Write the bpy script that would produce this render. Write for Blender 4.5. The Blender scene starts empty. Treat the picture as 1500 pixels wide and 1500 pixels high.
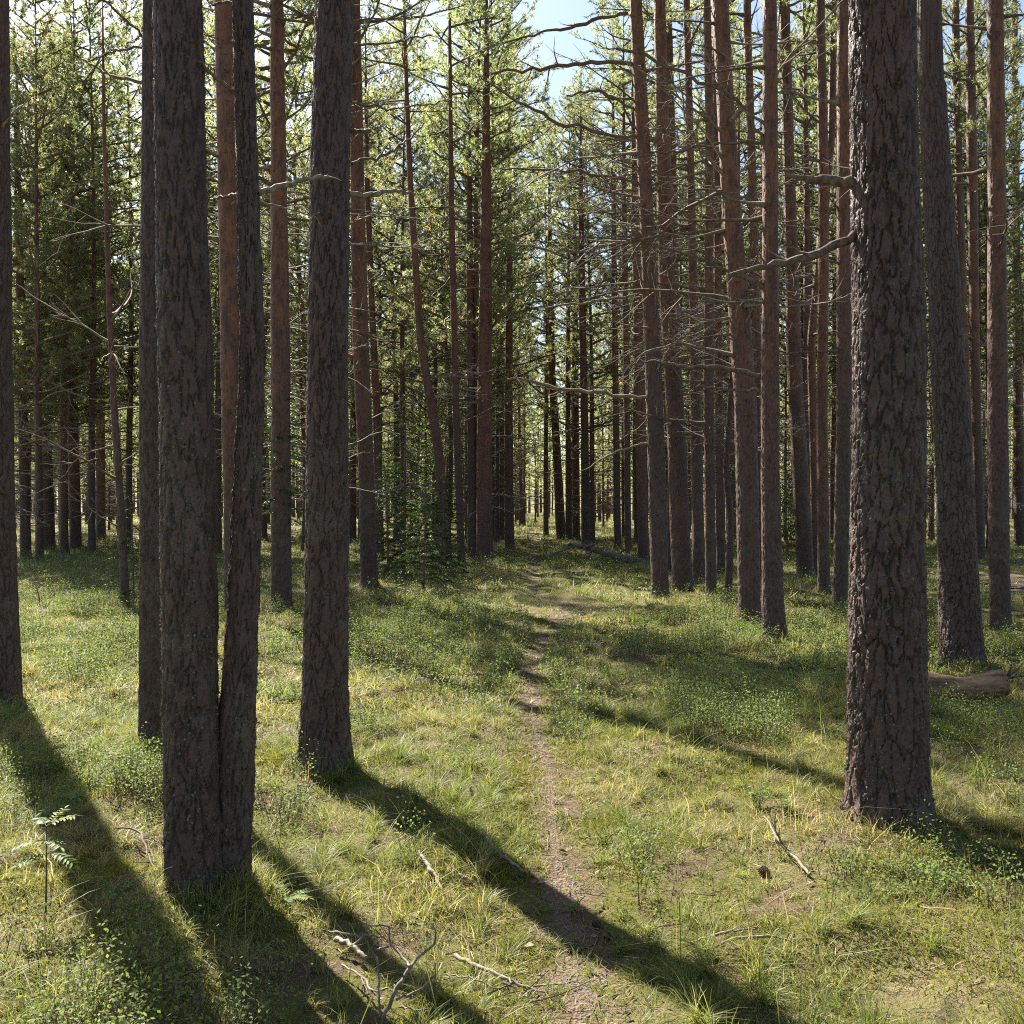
import bpy, math, random
import numpy as np
from mathutils import Vector, Euler

rng = np.random.default_rng(7)
random.seed(7)
SC = bpy.context.scene
COL = SC.collection
PI = math.pi

# ------------------------------------------------------------------ camera numbers
F = 1500.0            # focal length in photo pixels (photo is 1500 wide)
HOR = 742.0           # row of the horizon
CAMZ = 1.6
SUN_EL = math.radians(43.0)
SUN_AZ = math.radians(-31.8)          # measured from +Y towards +X
TO_SUN = Vector((math.sin(SUN_AZ)*math.cos(SUN_EL), math.cos(SUN_AZ)*math.cos(SUN_EL), math.sin(SUN_EL)))

# ------------------------------------------------------------------ noise
def _h(i, j, s):
    i = i.astype(np.int64); j = j.astype(np.int64)
    n = (i*374761393 + j*668265263 + s*974711) & 0x7fffffff
    n = ((n ^ (n >> 13))*1274126177) & 0x7fffffff
    n = ((n ^ (n >> 15))*1103515245 + 12345) & 0x7fffffff
    return ((n ^ (n >> 16)) & 0xffff)/65535.0
def vnoise(x, y, s=0):
    x = np.asarray(x, float); y = np.asarray(y, float)
    xi = np.floor(x); yi = np.floor(y)
    u = x-xi; v = y-yi
    u = u*u*u*(u*(u*6-15)+10); v = v*v*v*(v*(v*6-15)+10)
    a = _h(xi, yi, s); b = _h(xi+1, yi, s); c = _h(xi, yi+1, s); d = _h(xi+1, yi+1, s)
    return (a*(1-u)+b*u)*(1-v)+(c*(1-u)+d*u)*v
def fbm(x, y, s=0, o=4):
    t = 0; a = 0.5; n = 0
    for k in range(o):
        t = t+a*vnoise(x*2**k+17.3*k, y*2**k-9.1*k, s+k); n += a; a *= 0.5
    return t/n
def sstep(a, b, x):
    t = np.clip((x-a)/(b-a), 0, 1)
    return t*t*(3-2*t)

# ------------------------------------------------------------------ terrain
PATH = np.array([(2.0, .19, .17), (3.2, .19, .17), (4.3, .24, .14), (5.2, .22, .14), (6.2, .22, .13), (7.5, .17, .075), (9.3, .17, .10), (11, .20, .07),
                 (13.5, .45, .09), (15.4, .8, .35), (16.5, 1.0, .9), (17.6, .9, .7), (18.6, .7, .1), (20, .40, .06), (26, .6, .06), (41, .95, .08), (60, 1.6, .1), (80, 3.6, .1), (110, 9, .1), (140, 18, .1)])
def path_x(y): return np.interp(y, PATH[:, 0], PATH[:, 1])
def path_w(y): return np.interp(y, PATH[:, 0], PATH[:, 2])
def hgt(x, y):
    x = np.asarray(x, float); y = np.asarray(y, float)
    big = (fbm(x*.16+3, y*.16, 11, 2)-.5)*.22
    mid = (fbm(x*1.05, y*1.05, 5, 3)-.5)*.20
    sm = (fbm(x*4.2, y*4.2, 9, 2)-.5)*.05
    pd = np.abs(x-path_x(y))/(path_w(y)+.15)
    dep = -.05*np.exp(-(pd*1.1)**2)
    f = np.exp(-pd**2*.8)
    far = sstep(30, 160, y)*.6+sstep(190, 330, y)*15
    return big+mid*(1-.6*f)+sm*(1-.4*f)+dep+far
H0 = float(hgt(np.array([0.]), np.array([2.]))[0])
MOUNDS = []          # the ground swells a little round the feet of the nearest trees
def gz(x, y):
    z = hgt(x, y)-H0
    for tx, ty, tr in MOUNDS: z = z+.04*np.exp(-((x-tx)**2+(y-ty)**2)/(tr+.16)**2)
    return z
def gz1(x, y): return float(gz(np.array([x]), np.array([y]))[0])
def ground_at(px, py):
    """ground point seen at a photo pixel"""
    d = CAMZ*F/max(py-HOR, 8)
    for _ in range(25):
        x = (px-750)/F*d
        d = .5*d+.5*max(1.5, (CAMZ-gz1(x, d))*F/max(py-HOR, 8))
    return (px-750)/F*d, d
def P3(px, py, d): return np.array([(px-750)/F*d, d, CAMZ+(HOR-py)/F*d])

# ------------------------------------------------------------------ mesh building
class MB:
    def __init__(s): s.v = []; s.f = {3: [], 4: []}; s.m = {3: [], 4: []}; s.n = 0; s.at = {}
    def add(s, v, f, mat=0, **at):
        v = np.asarray(v, float).reshape(-1, 3); f = np.asarray(f, np.int64)
        k = f.shape[1]
        s.v.append(v); s.f[k].append(f+s.n); s.m[k].append(np.full(len(f), mat))
        for a, val in at.items():
            s.at.setdefault(a, []).append((s.n, np.broadcast_to(np.asarray(val, float), (len(v),))))
        s.n += len(v)
        return s
    def build(s, name, mats, parent=None, smooth=True):
        me = s.mesh(name, mats, smooth)
        return link(name, me, parent)
    def mesh(s, name, mats, smooth=True):
        me = bpy.data.meshes.new(name)
        v = np.concatenate(s.v)
        me.vertices.add(len(v)); me.vertices.foreach_set('co', v.astype(np.float32).ravel())
        loops = []; starts = []; mi = []; st = 0
        for k in (4, 3):
            if not s.f[k]: continue
            f = np.concatenate(s.f[k]); loops.append(f.ravel())
            starts.append(st+np.arange(len(f))*k); st += f.size; mi.append(np.concatenate(s.m[k]))
        loops = np.concatenate(loops).astype(np.int32); starts = np.concatenate(starts).astype(np.int32); mi = np.concatenate(mi).astype(np.int32)
        me.loops.add(len(loops)); me.loops.foreach_set('vertex_index', loops)
        me.polygons.add(len(starts)); me.polygons.foreach_set('loop_start', starts)
        me.polygons.foreach_set('material_index', mi)
        me.polygons.foreach_set('use_smooth', np.full(len(starts), smooth))
        for m in (mats if isinstance(mats, (list, tuple)) else [mats]): me.materials.append(m)
        for a, lst in s.at.items():
            arr = np.zeros(len(v), np.float32)
            for n0, val in lst: arr[n0:n0+len(val)] = val
            at = me.attributes.new(a, 'FLOAT', 'POINT'); at.data.foreach_set('value', arr)
        me.update(calc_edges=True)
        return me
def link(name, me, parent=None, loc=(0, 0, 0), rot=None, scale=None):
    o = bpy.data.objects.new(name, me); COL.objects.link(o)
    o.location = loc
    if rot is not None: o.rotation_euler = rot
    if scale is not None: o.scale = scale
    if parent is not None: o.parent = parent
    return o
def tag(o, label=None, cat=None, group=None, kind=None):
    for k, v in (('label', label), ('category', cat), ('group', group), ('kind', kind)):
        if v: o[k] = v
    return o
def thing(name, label, cat, loc, group=None, rz=0):
    o = link(name, None, None, loc, (0, 0, rz)); o.empty_display_size = .2
    return tag(o, label, cat, group)

def nrm(a): return a/np.maximum(np.linalg.norm(a, axis=-1, keepdims=True), 1e-9)
def runit(n): return nrm(rng.normal(size=(n, 3)))
def tube(pts, rad, sides=6):
    pts = np.asarray(pts, float); n = len(pts); rad = np.broadcast_to(np.asarray(rad, float), (n,))
    t = nrm(np.gradient(pts, axis=0))
    up = np.array([0, 0, 1.]) if abs(t[0, 2]) < .8 else np.array([1., 0, 0])
    a = nrm(np.cross(t, up)); b = np.cross(t, a)
    th = np.arange(sides)*2*PI/sides
    v = pts[:, None]+rad[:, None, None]*(np.cos(th)[None, :, None]*a[:, None]+np.sin(th)[None, :, None]*b[:, None])
    i = np.arange(n-1)[:, None]*sides; j = np.arange(sides)[None]; j2 = (j+1) % sides
    f = np.stack([i+j, i+j2, i+sides+j2, i+sides+j], -1).reshape(-1, 4)
    return v.reshape(-1, 3), f
def capped(mb, pts, rad, sides, mat=0, **at):
    v, f = tube(pts, rad, sides); mb.add(v, f, mat, **at)
    for ring, c in ((v[:sides], pts[0]), (v[-sides:], pts[-1])):
        k = np.arange(sides)
        mb.add(np.vstack([ring, [c]]), np.stack([k, (k+1) % sides, np.full(sides, sides)], -1), mat, **at)
def curve(p0, direction, length, n, wig=.1, rise=0., rg=rng):
    """a wandering polyline"""
    d = np.array(direction, float); d /= np.linalg.norm(d)
    p = np.array(p0, float); out = [p.copy()]
    for k in range(n):
        d = d+rg.normal(size=3)*wig+np.array([0, 0, rise/n]); d /= np.linalg.norm(d)
        p = p+d*length/n; out.append(p.copy())
    return np.array(out)

# ------------------------------------------------------------------ materials
def mat_base(name):
    m = bpy.data.materials.new(name); m.use_nodes = True
    nt = m.node_tree; nt.nodes.clear()
    out = nt.nodes.new('ShaderNodeOutputMaterial')
    def N(t, **kw):
        n = nt.nodes.new(t)
        for k, v in kw.items():
            if k.startswith('i_'): n.inputs[k[2:].replace('_', ' ')].default_value = v
            else: setattr(n, k, v)
        return n
    L = nt.links.new
    return m, nt, out, N, L
def mixc(N, L, a, b, fac):
    n = N('ShaderNodeMix', data_type='RGBA')
    for i, s in ((6, a), (7, b), (0, fac)):
        if isinstance(s, (tuple, list)): n.inputs[i].default_value = tuple(s)+((1,) if len(s) == 3 else ())
        elif isinstance(s, (int, float)): n.inputs[i].default_value = s
        else: L(s, n.inputs[i])
    return n.outputs[2]
def ramp(N, L, src, lo, hi):
    n = N('ShaderNodeMapRange', interpolation_type='SMOOTHSTEP')
    n.inputs['From Min'].default_value = lo; n.inputs['From Max'].default_value = hi
    L(src, n.inputs['Value']); return n.outputs['Result']
def mth(N, L, op, a, b=0.):
    n = N('ShaderNodeMath', operation=op)
    for i, s in ((0, a), (1, b)):
        if isinstance(s, (int, float)): n.inputs[i].default_value = s
        else: L(s, n.inputs[i])
    return n.outputs[0]
def coords(N, L, scale=(1, 1, 1)):
    tc = N('ShaderNodeTexCoord'); mp = N('ShaderNodeMapping'); mp.inputs['Scale'].default_value = scale
    L(tc.outputs['Object'], mp.inputs['Vector']); return tc, mp.outputs['Vector']
def noise(N, L, vec, scale, detail=4, rough=.55):
    n = N('ShaderNodeTexNoise'); n.inputs['Scale'].default_value = scale; n.inputs['Detail'].default_value = detail; n.inputs['Roughness'].default_value = rough
    L(vec, n.inputs['Vector']); return n.outputs['Fac']

def leaf_mat(name, cols_a, cols_b, trans=.45, rough=.5, spec=.4, tr_gain=1.3, obj_var=False, blend='dry'):
    """cols_a / cols_b: two colours each, mixed by 'tint'; a to b by attribute 'dry'"""
    m, nt, out, N, L = mat_base(name)
    ti = N('ShaderNodeAttribute', attribute_name='tint').outputs['Fac']
    dr = N('ShaderNodeAttribute', attribute_name=blend).outputs['Fac']
    ca = mixc(N, L, cols_a[0], cols_a[1], ti); cb = mixc(N, L, cols_b[0], cols_b[1], ti)
    c = mixc(N, L, ca, cb, dr)
    if obj_var:
        oi = N('ShaderNodeObjectInfo').outputs['Random']
        hs = N('ShaderNodeHueSaturation')
        L(mth(N, L, 'ADD', mth(N, L, 'MULTIPLY', oi, .04), .475), hs.inputs['Hue'])
        L(mth(N, L, 'ADD', mth(N, L, 'MULTIPLY', oi, .5), .75), hs.inputs['Value'])
        L(c, hs.inputs['Color']); c = hs.outputs['Color']
    p = N('ShaderNodeBsdfPrincipled'); p.inputs['Roughness'].default_value = rough; p.inputs['Specular IOR Level'].default_value = spec
    L(c, p.inputs['Base Color'])
    t = N('ShaderNodeBsdfTranslucent')
    g = N('ShaderNodeMix', data_type='RGBA', blend_type='MULTIPLY'); g.inputs[0].default_value = 1
    L(c, g.inputs[6]); g.inputs[7].default_value = (tr_gain*1.0, tr_gain, tr_gain*.74, 1); L(g.outputs[2], t.inputs['Color'])
    mx = N('ShaderNodeMixShader'); mx.inputs[0].default_value = trans
    L(p.outputs[0], mx.inputs[1]); L(t.outputs[0], mx.inputs[2]); L(mx.outputs[0], out.inputs['Surface'])
    return m

def bark_mat(name, near, h0=.2, h1=7.5):
    m, nt, out, N, L = mat_base(name)
    tc, v = coords(N, L, (1, 1, .3))
    sep = N('ShaderNodeSeparateXYZ'); L(tc.outputs['Object'], sep.inputs[0])
    oi = N('ShaderNodeObjectInfo').outputs['Random']
    n1 = noise(N, L, v, 9, 5); n2 = noise(N, L, v, 60, 4, .65); n3 = noise(N, L, tc.outputs['Object'], 3.2, 5, .6)
    n4 = noise(N, L, tc.outputs['Object'], 140, 3, .6)
    if near:
        plate = N('ShaderNodeAttribute', attribute_name='plate').outputs['Fac']
        pid = N('ShaderNodeAttribute', attribute_name='pid').outputs['Fac']
    else:
        warp = N('ShaderNodeVectorMath', operation='MULTIPLY_ADD')
        nz = N('ShaderNodeTexNoise'); nz.inputs['Scale'].default_value = 12; L(v, nz.inputs['Vector'])
        L(nz.outputs['Color'], warp.inputs[0]); warp.inputs[1].default_value = (.03, .03, .03); L(v, warp.inputs[2])
        vo = N('ShaderNodeTexVoronoi', feature='DISTANCE_TO_EDGE'); vo.inputs['Scale'].default_value = 36; L(warp.outputs[0], vo.inputs['Vector'])
        vc = N('ShaderNodeTexVoronoi'); vc.inputs['Scale'].default_value = 36; L(warp.outputs[0], vc.inputs['Vector'])
        plate = ramp(N, L, vo.outputs['Distance'], .02, .16)
        pid = vc.outputs['Distance']
    grey = mixc(N, L, (.034, .0185, .0165), (.124, .072, .063), n2)
    grey = mixc(N, L, grey, (.086, .049, .038), mth(N, L, 'MULTIPLY', pid, .75))
    fiss = mixc(N, L, (.030, .018, .014), (.045, .026, .019), n1)
    low = mixc(N, L, fiss, grey, plate) if near else mixc(N, L, fiss, grey, mth(N, L, 'ADD', mth(N, L, 'MULTIPLY', plate, .6), .4))
    ora = mixc(N, L, (.105, .041, .022), (.29, .120, .056), n2)
    ora = mixc(N, L, (.075, .036, .024), ora, ramp(N, L, n1, .3, .6))
    # orange thin bark starts higher on some trees than on others
    hh = mth(N, L, 'ADD', sep.outputs['Z'], mth(N, L, 'MULTIPLY', mth(N, L, 'SUBTRACT', n3, oi), 4.5))
    c = mixc(N, L, low, ora, mth(N, L, 'MULTIPLY', ramp(N, L, hh, h0, h1), .9))
    # knots and dark scars of shed branches
    mp2 = N('ShaderNodeMapping'); mp2.inputs['Scale'].default_value = (1, 1, 2.2); L(tc.outputs['Object'], mp2.inputs['Vector'])
    kn = ramp(N, L, noise(N, L, mp2.outputs['Vector'], 7.5, 2, .4), .66, .74)
    sp = ramp(N, L, noise(N, L, v, 30, 4, .65), .50, .64)
    c = mixc(N, L, c, (.022, .014, .011), mth(N, L, 'MULTIPLY', kn, .8))
    c = mixc(N, L, c, (.030, .020, .016), mth(N, L, 'MULTIPLY', sp, .8))
    # grey green lichen crust
    lich = mth(N, L, 'MULTIPLY', ramp(N, L, n3, .49, .63), ramp(N, L, n4, .42, .60))
    lich = mth(N, L, 'MULTIPLY', lich, ramp(N, L, sep.outputs['Z'], 4.5, .1))
    c = mixc(N, L, c, (.125, .128, .100), mth(N, L, 'MULTIPLY', lich, .6))
    p = N('ShaderNodeBsdfPrincipled'); p.inputs['Roughness'].default_value = .62; p.inputs['Specular IOR Level'].default_value = .45
    L(c, p.inputs['Base Color'])
    bp = N('ShaderNodeBump'); bp.inputs['Strength'].default_value = .9; bp.inputs['Distance'].default_value = .012
    hsum = mth(N, L, 'ADD', mth(N, L, 'MULTIPLY', n2, .8), mth(N, L, 'MULTIPLY', n4, .35))
    if not near: hsum = mth(N, L, 'ADD', hsum, mth(N, L, 'MULTIPLY', plate, .9))
    L(hsum, bp.inputs['Height']); L(bp.outputs[0], p.inputs['Normal'])
    L(p.outputs[0], out.inputs['Surface'])
    return m

def simple_mat(name, c1, c2, scale=30, rough=.8, bump=.4, stretch=(1, 1, 1), dist=.006):
    m, nt, out, N, L = mat_base(name)
    tc, v = coords(N, L, stretch)
    n1 = noise(N, L, v, scale, 5, .6)
    c = mixc(N, L, c1, c2, ramp(N, L, n1, .32, .68))
    p = N('ShaderNodeBsdfPrincipled'); p.inputs['Roughness'].default_value = rough; p.inputs['Specular IOR Level'].default_value = .3
    L(c, p.inputs['Base Color'])
    bp = N('ShaderNodeBump'); bp.inputs['Strength'].default_value = bump; bp.inputs['Distance'].default_value = dist
    L(n1, bp.inputs['Height']); L(bp.outputs[0], p.inputs['Normal'])
    L(p.outputs[0], out.inputs['Surface'])
    return m

def ground_mat():
    m, nt, out, N, L = mat_base('mossy forest floor')
    tc, v = coords(N, L)
    a = noise(N, L, v, .9, 4); b = noise(N, L, v, 3.1, 5, .6); f = noise(N, L, v, 55, 5, .65); g = noise(N, L, v, 190, 3, .6)
    moss = mixc(N, L, (.045, .052, .012), (.18, .175, .036), f)
    litter = mixc(N, L, (.050, .033, .022), (.21, .145, .092), f)
    straw = mixc(N, L, (.10, .08, .045), (.34, .28, .16), f)
    c = mixc(N, L, moss, litter, ramp(N, L, b, .47, .62))
    c = mixc(N, L, c, straw, mth(N, L, 'MULTIPLY', ramp(N, L, a, .45, .65), .6))
    worn = N('ShaderNodeAttribute', attribute_name='worn').outputs['Fac']
    c = mixc(N, L, c, mixc(N, L, (.050, .034, .022), (.215, .152, .096), f), worn)
    p = N('ShaderNodeBsdfPrincipled'); p.inputs['Roughness'].default_value = .9; p.inputs['Specular IOR Level'].default_value = .15
    L(c, p.inputs['Base Color'])
    bp = N('ShaderNodeBump'); bp.inputs['Strength'].default_value = 1; bp.inputs['Distance'].default_value = .03
    L(mth(N, L, 'ADD', f, mth(N, L, 'MULTIPLY', g, .4)), bp.inputs['Height']); L(bp.outputs[0], p.inputs['Normal'])
    L(p.outputs[0], out.inputs['Surface'])
    return m
def path_mat():
    m, nt, out, N, L = mat_base('trodden needle litter')
    tc, v = coords(N, L)
    f = noise(N, L, v, 70, 5, .7); g = noise(N, L, v, 5, 4)
    vo = N('ShaderNodeTexVoronoi'); vo.inputs['Scale'].default_value = 75; L(v, vo.inputs['Vector'])
    c = mixc(N, L, (.050, .034, .022), (.225, .158, .098), f)
    c = mixc(N, L, c, vo.outputs['Color'], .06)
    c = mixc(N, L, c, (.14, .10, .07), mth(N, L, 'MULTIPLY', ramp(N, L, g, .4, .7), .6))
    p = N('ShaderNodeBsdfPrincipled'); p.inputs['Roughness'].default_value = .9; p.inputs['Specular IOR Level'].default_value = .15
    L(c, p.inputs['Base Color'])
    bp = N('ShaderNodeBump'); bp.inputs['Strength'].default_value = 1; bp.inputs['Distance'].default_value = .02
    L(mth(N, L, 'ADD', f, vo.outputs['Distance']), bp.inputs['Height']); L(bp.outputs[0], p.inputs['Normal'])
    L(p.outputs[0], out.inputs['Surface'])
    return m

M = dict(
    bark_near=bark_mat('furrowed pine bark', True, 4., 13.), bark_mid=bark_mat('flaky pine bark', True), bark=bark_mat('pine bark', False),
    needle=leaf_mat('pine needles', ((.092, .108, .056), (.165, .178, .098)), ((.20, .15, .09), (.28, .21, .13)), .6, .4, .5, 2.7, True),
    spruce=leaf_mat('spruce needles', ((.022, .042, .016), (.055, .085, .028)), ((.05, .08, .02), (.09, .14, .03)), .3, .5, .3, 1.3),
    broad=leaf_mat('young broad leaves', ((.055, .12, .018), (.11, .18, .03)), ((.16, .21, .03), (.20, .24, .04)), .5, .55, .25, 1.5),
    grass=leaf_mat('forest grass', ((.075, .118, .024), (.195, .225, .052)), ((.20, .155, .075), (.46, .385, .20)), .5, .5, .35, 1.3),
    moss=leaf_mat('moss tips', ((.075, .095, .013), (.24, .24, .036)), ((.12, .085, .042), (.30, .235, .115)), .4, .7, .15, 1.3),
    bilberry=leaf_mat('bilberry leaves', ((.075, .115, .036), (.15, .185, .062)), ((.20, .21, .07), (.26, .25, .10)), .5, .6, .2, 1.5),
    litter=leaf_mat('fallen needles and bark flakes', ((.075, .047, .027), (.18, .115, .066)), ((.22, .16, .10), (.36, .27, .18)), .05, .7, .25, 1.),
    twig=simple_mat('dead grey twig', (.11, .085, .066), (.25, .205, .165), 40, .8, .4, (1, 1, 1)),
    twig_dark=simple_mat('dark branch bark', (.075, .05, .038), (.17, .125, .095), 35, .85, .5),
    stick=simple_mat('weathered bare wood', (.13, .097, .07), (.28, .225, .165), 45, .75, .4, (1, 1, 1)),
    log=simple_mat('fallen log wood', (.11, .065, .038), (.36, .22, .12), 14, .8, .5, (.25, 1.6, 1.6), .008),
    greylog=simple_mat('weathered grey log', (.06, .048, .04), (.17, .145, .125), 18, .85, .6, (1, 1, 1), .015),
    lichen=leaf_mat('lichen flakes', ((.095, .10, .070), (.17, .175, .13)), ((.085, .06, .048), (.14, .10, .08)), .1, .9, .1, 1.),
    ground=ground_mat(), path=path_mat(),
    cone=simple_mat('pine cone scales', (.07, .045, .03), (.2, .14, .09), 60, .8, .6),
)

# ------------------------------------------------------------------ trunks
def worley(u, v, nu, s):
    """F1, F2-F1 and cell random on a strip that wraps after nu cells in u"""
    ui = np.floor(u).astype(int); vi = np.floor(v).astype(int)
    f1 = np.full(u.shape, 9.); f2 = np.full(u.shape, 9.); idv = np.zeros(u.shape)
    for a in (-1, 0, 1):
        for b in (-1, 0, 1):
            cu = ui+a; cv = vi+b; w = np.mod(cu, nu)
            px = cu+.1+.8*_h(w, cv, s); py = cv+.1+.8*_h(w, cv, s+7)
            d = np.hypot(u-px, v-py)
            new = d < f1
            f2 = np.where(new, f1, np.minimum(f2, d)); idv = np.where(new, _h(w, cv, s+13), idv); f1 = np.where(new, d, f1)
    return f1, f2-f1, idv

def trunk_mesh(pts, rad, segs, zs, mat, seed, amp=.012, cell=(.056, .20), flare=.25, name='trunk', fine=True):
    """pts: local centre line (n,3) with rising z, rad (n,), zs: heights of the rings"""
    pts = np.asarray(pts, float); rad = np.asarray(rad, float)
    zs = np.asarray(zs, float)
    def sm(col):
        y = np.interp(zs, pts[:, 2], col)
        if len(zs) > 8:
            k = max(1, int(len(zs)*.02)); ker = np.hanning(2*k+3)[1:-1]; ker /= ker.sum()
            yp = np.concatenate([np.full(k, y[0])*1, y, np.full(k, y[-1])]); y = np.convolve(yp, ker, 'valid')[:len(zs)] if len(ker) == 2*k+1 else y
        return y
    cx = sm(pts[:, 0]); cy = sm(pts[:, 1]); r = np.interp(zs, pts[:, 2], rad)
    th = np.arange(segs)*2*PI/segs
    TH, Z = np.meshgrid(th, zs)
    R = np.repeat(r[:, None], segs, 1)
    lob = .5+.5*np.cos(TH*5+seed)*.7+.3*np.cos(TH*3+seed*2.1)
    R = R*(1+flare*np.exp(-np.maximum(Z, 0)/.14)*(.35+.65*lob))
    big = fbm(np.cos(TH)*1.3+seed*3.1+Z*.0, np.sin(TH)*1.3+Z*1.1, seed+3, 3)-.5
    R = R*(1+.12*big)
    at = {}
    if fine:
        nu = max(6, int(round(2*PI*r.mean()/cell[0])))
        wu = (fbm(np.cos(TH)*6+seed, np.sin(TH)*6+Z*14, seed+21, 4)-.5)*1.1
        wv = (fbm(np.cos(TH)*7-seed, np.sin(TH)*7+Z*9, seed+31, 4)-.5)*1.1
        f1, e, pid = worley(TH/(2*PI)*nu+wu, Z/cell[1]+wv+.35*np.sin(TH*7), nu, seed+41)
        plate = sstep(.0, .10+.14*vnoise(TH*6, Z*4, seed), e)
        f1b, eb, pidb = worley(TH/(2*PI)*nu*2+wu*2.3, Z/(cell[1]*.38)+wv*2, nu*2, seed+61)
        pl2 = sstep(.0, .14, eb)
        ter = np.floor(fbm(TH/(2*PI)*nu*1.6+seed, Z*14, seed+71, 4)*9)/9-.5
        R = R-amp*1.15*np.minimum(1, R/.12)
        fade = 1-.5*sstep(2.5, 7, Z)
        grain = fbm(TH/(2*PI)*nu*6, Z*60, seed+81, 2)-.5
        R = R+fade*(amp*(plate-.6)+amp*.35*(pid-.5)*plate+amp*.22*(pl2-.5)+amp*.2*(pidb-.5)*pl2+amp*.55*grain+amp*.8*ter)
        at = dict(plate=(plate*(.45+.55*pl2)).ravel(), pid=(.6*pid+.4*pidb).ravel())
    V = np.stack([cx[:, None]+R*np.cos(TH), cy[:, None]+R*np.sin(TH), Z], -1).reshape(-1, 3)
    n = len(zs); i = np.arange(n-1)[:, None]*segs; j = np.arange(segs)[None]; j2 = (j+1) % segs
    f = np.stack([i+j, i+j2, i+segs+j2, i+segs+j], -1).reshape(-1, 4)
    mb = MB(); mb.add(V, f, 0, **at)
    top = V[-segs:]; k = np.arange(segs)
    mb.add(np.vstack([top, top.mean(0)]), np.stack([k, (k+1) % segs, np.full(segs, segs)], -1), 0, **({'plate': 1., 'pid': .5} if fine else {}))
    return mb.mesh(name, mat), V, R, TH

def lichen_mesh(V, segs, n, zmax, seed, size=(.002, .0065)):
    """little crusty flakes that stick out of the bark"""
    rg = np.random.default_rng(seed)
    rows = len(V)//segs; G = V[:rows*segs].reshape(rows, segs, 3)
    zr = G[:, 0, 2]; ok = np.nonzero((zr > .02) & (zr < zmax))[0]
    pr = np.exp(-zr[ok]/1.6)+.12
    i = rg.choice(ok, n*3, p=pr/pr.sum()); j = rg.integers(0, segs, n*3)
    keep = fbm(np.cos(j/segs*2*PI)*2.2+seed, np.sin(j/segs*2*PI)*2.2+zr[i]*1.6, seed, 3) > .47
    i = i[keep][:n]; j = j[keep][:n]; n = len(i)
    c = G[:, :, :].mean(1)[i]; p = G[i, j]; nor = nrm((p-c)*[1, 1, 0])
    nd = nrm(nor+rg.normal(size=(n, 3))*.55)
    a = nrm(np.cross(nd, rg.normal(size=(n, 3)))); b = np.cross(nd, a)
    s = rg.uniform(size[0], size[1], (n, 1))
    q = p+nor*.001
    v = np.stack([q-a*s-b*s*.6, q+a*s*.7-b*s*.9, q+a*s+b*s*.7, q-a*s*.5+b*s], 1)
    v[:, 2] += nor*s*.7; v[:, 3] += nor*s*.4
    f = np.arange(n*4).reshape(-1, 4)
    mb = MB(); mb.add(v.reshape(-1, 3), f, 0, tint=np.repeat(rg.random(n), 4), dry=np.repeat((rg.random(n) < .4)*1., 4))
    return mb.mesh('lichen', M['lichen'], False)

# ------------------------------------------------------------------ dead branches
def add_dead_branch(mb, p0, direction, length, r0, rg, twigs=5, mat=0, rise=.25, sides=5):
    n = max(6, int(length*6))
    c = curve(p0, direction, length, n, .09, rise, rg)
    t = np.linspace(0, 1, n+1)
    rad = r0*(1-t)**.75*.93+r0*.09
    rad[0] *= 1.9; rad[1] *= 1.12
    rad *= 1+rg.normal(size=n+1)*.07
    v, f = tube(c, rad, sides); mb.add(v, f, mat)
    base = nrm(c[-1]-c[0])
    for k in range(twigs):
        tt = rg.uniform(.22, .97); i = int(tt*n)
        d = nrm(nrm(c[min(i+1, n)]-c[max(i-1, 0)])*.8+rg.normal(size=3)*[.65, .65, .4])
        l = length*rg.uniform(.14, .42)*(1.1-.5*tt)
        cc = curve(c[i], d, l, 5, .14, rg.uniform(-.1, .5), rg)
        rr = max(rad[i]*.55, .003)*(1-np.linspace(0, 1, 6))**.8+.0018
        v, f = tube(cc, rr, 4); mb.add(v, f, mat)
        if l > .3 and rg.random() < .7:
            d2 = nrm(d+rg.normal(size=3)*.6)
            cc2 = curve(cc[2], d2, l*.5, 3, .15, .1, rg)
            v, f = tube(cc2, rr[2]*.7*np.array([1, .8, .6, .3]), 3); mb.add(v, f, mat)
_br = np.random.default_rng(99)
DEAD = []
for k in range(9):
    mb = MB(); L_ = (1.1, 1.5, 1.9, 1.3, 1.7, .9, 2.2, .55, .35)[k]
    add_dead_branch(mb, (0, 0, 0), (1, 0, _br.uniform(-.1, .3)), L_, (.011, .014, .016, .012, .015, .010, .019, .010, .009)[k], _br, (5, 7, 9, 6, 8, 4, 10, 2, 1)[k], 0, _br.uniform(-.5, .5))
    DEAD.append(mb.mesh('dead_branch', M['twig'] if k % 3 else M['twig_dark']))

# ------------------------------------------------------------------ crowns
def needles(mb, pos, axis, rg, per=12, ln=(.07, .12), w=.016, mat=0, brown=.03, spread=.85):
    pos = np.repeat(pos, per, 0); axis = np.repeat(axis, per, 0); n = len(pos)
    d = nrm(axis*.75+nrm(rg.normal(size=(n, 3)))*spread)
    l = rg.uniform(ln[0], ln[1], (n, 1))
    s = nrm(np.cross(d, rg.normal(size=(n, 3))))*w*.5
    b = pos+axis*rg.uniform(-.05, .04, (n, 1))
    v = np.stack([b-s, b+s, b+d*l], 1).reshape(-1, 3)
    k = n//per
    ti = np.repeat(np.clip(rg.normal(.45, .25, k), 0, 1), per*3); dr = np.repeat((rg.random(k) < brown)*1., per*3)
    mb.add(v, np.arange(n*3).reshape(-1, 3), mat, tint=ti, dry=dr)

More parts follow.
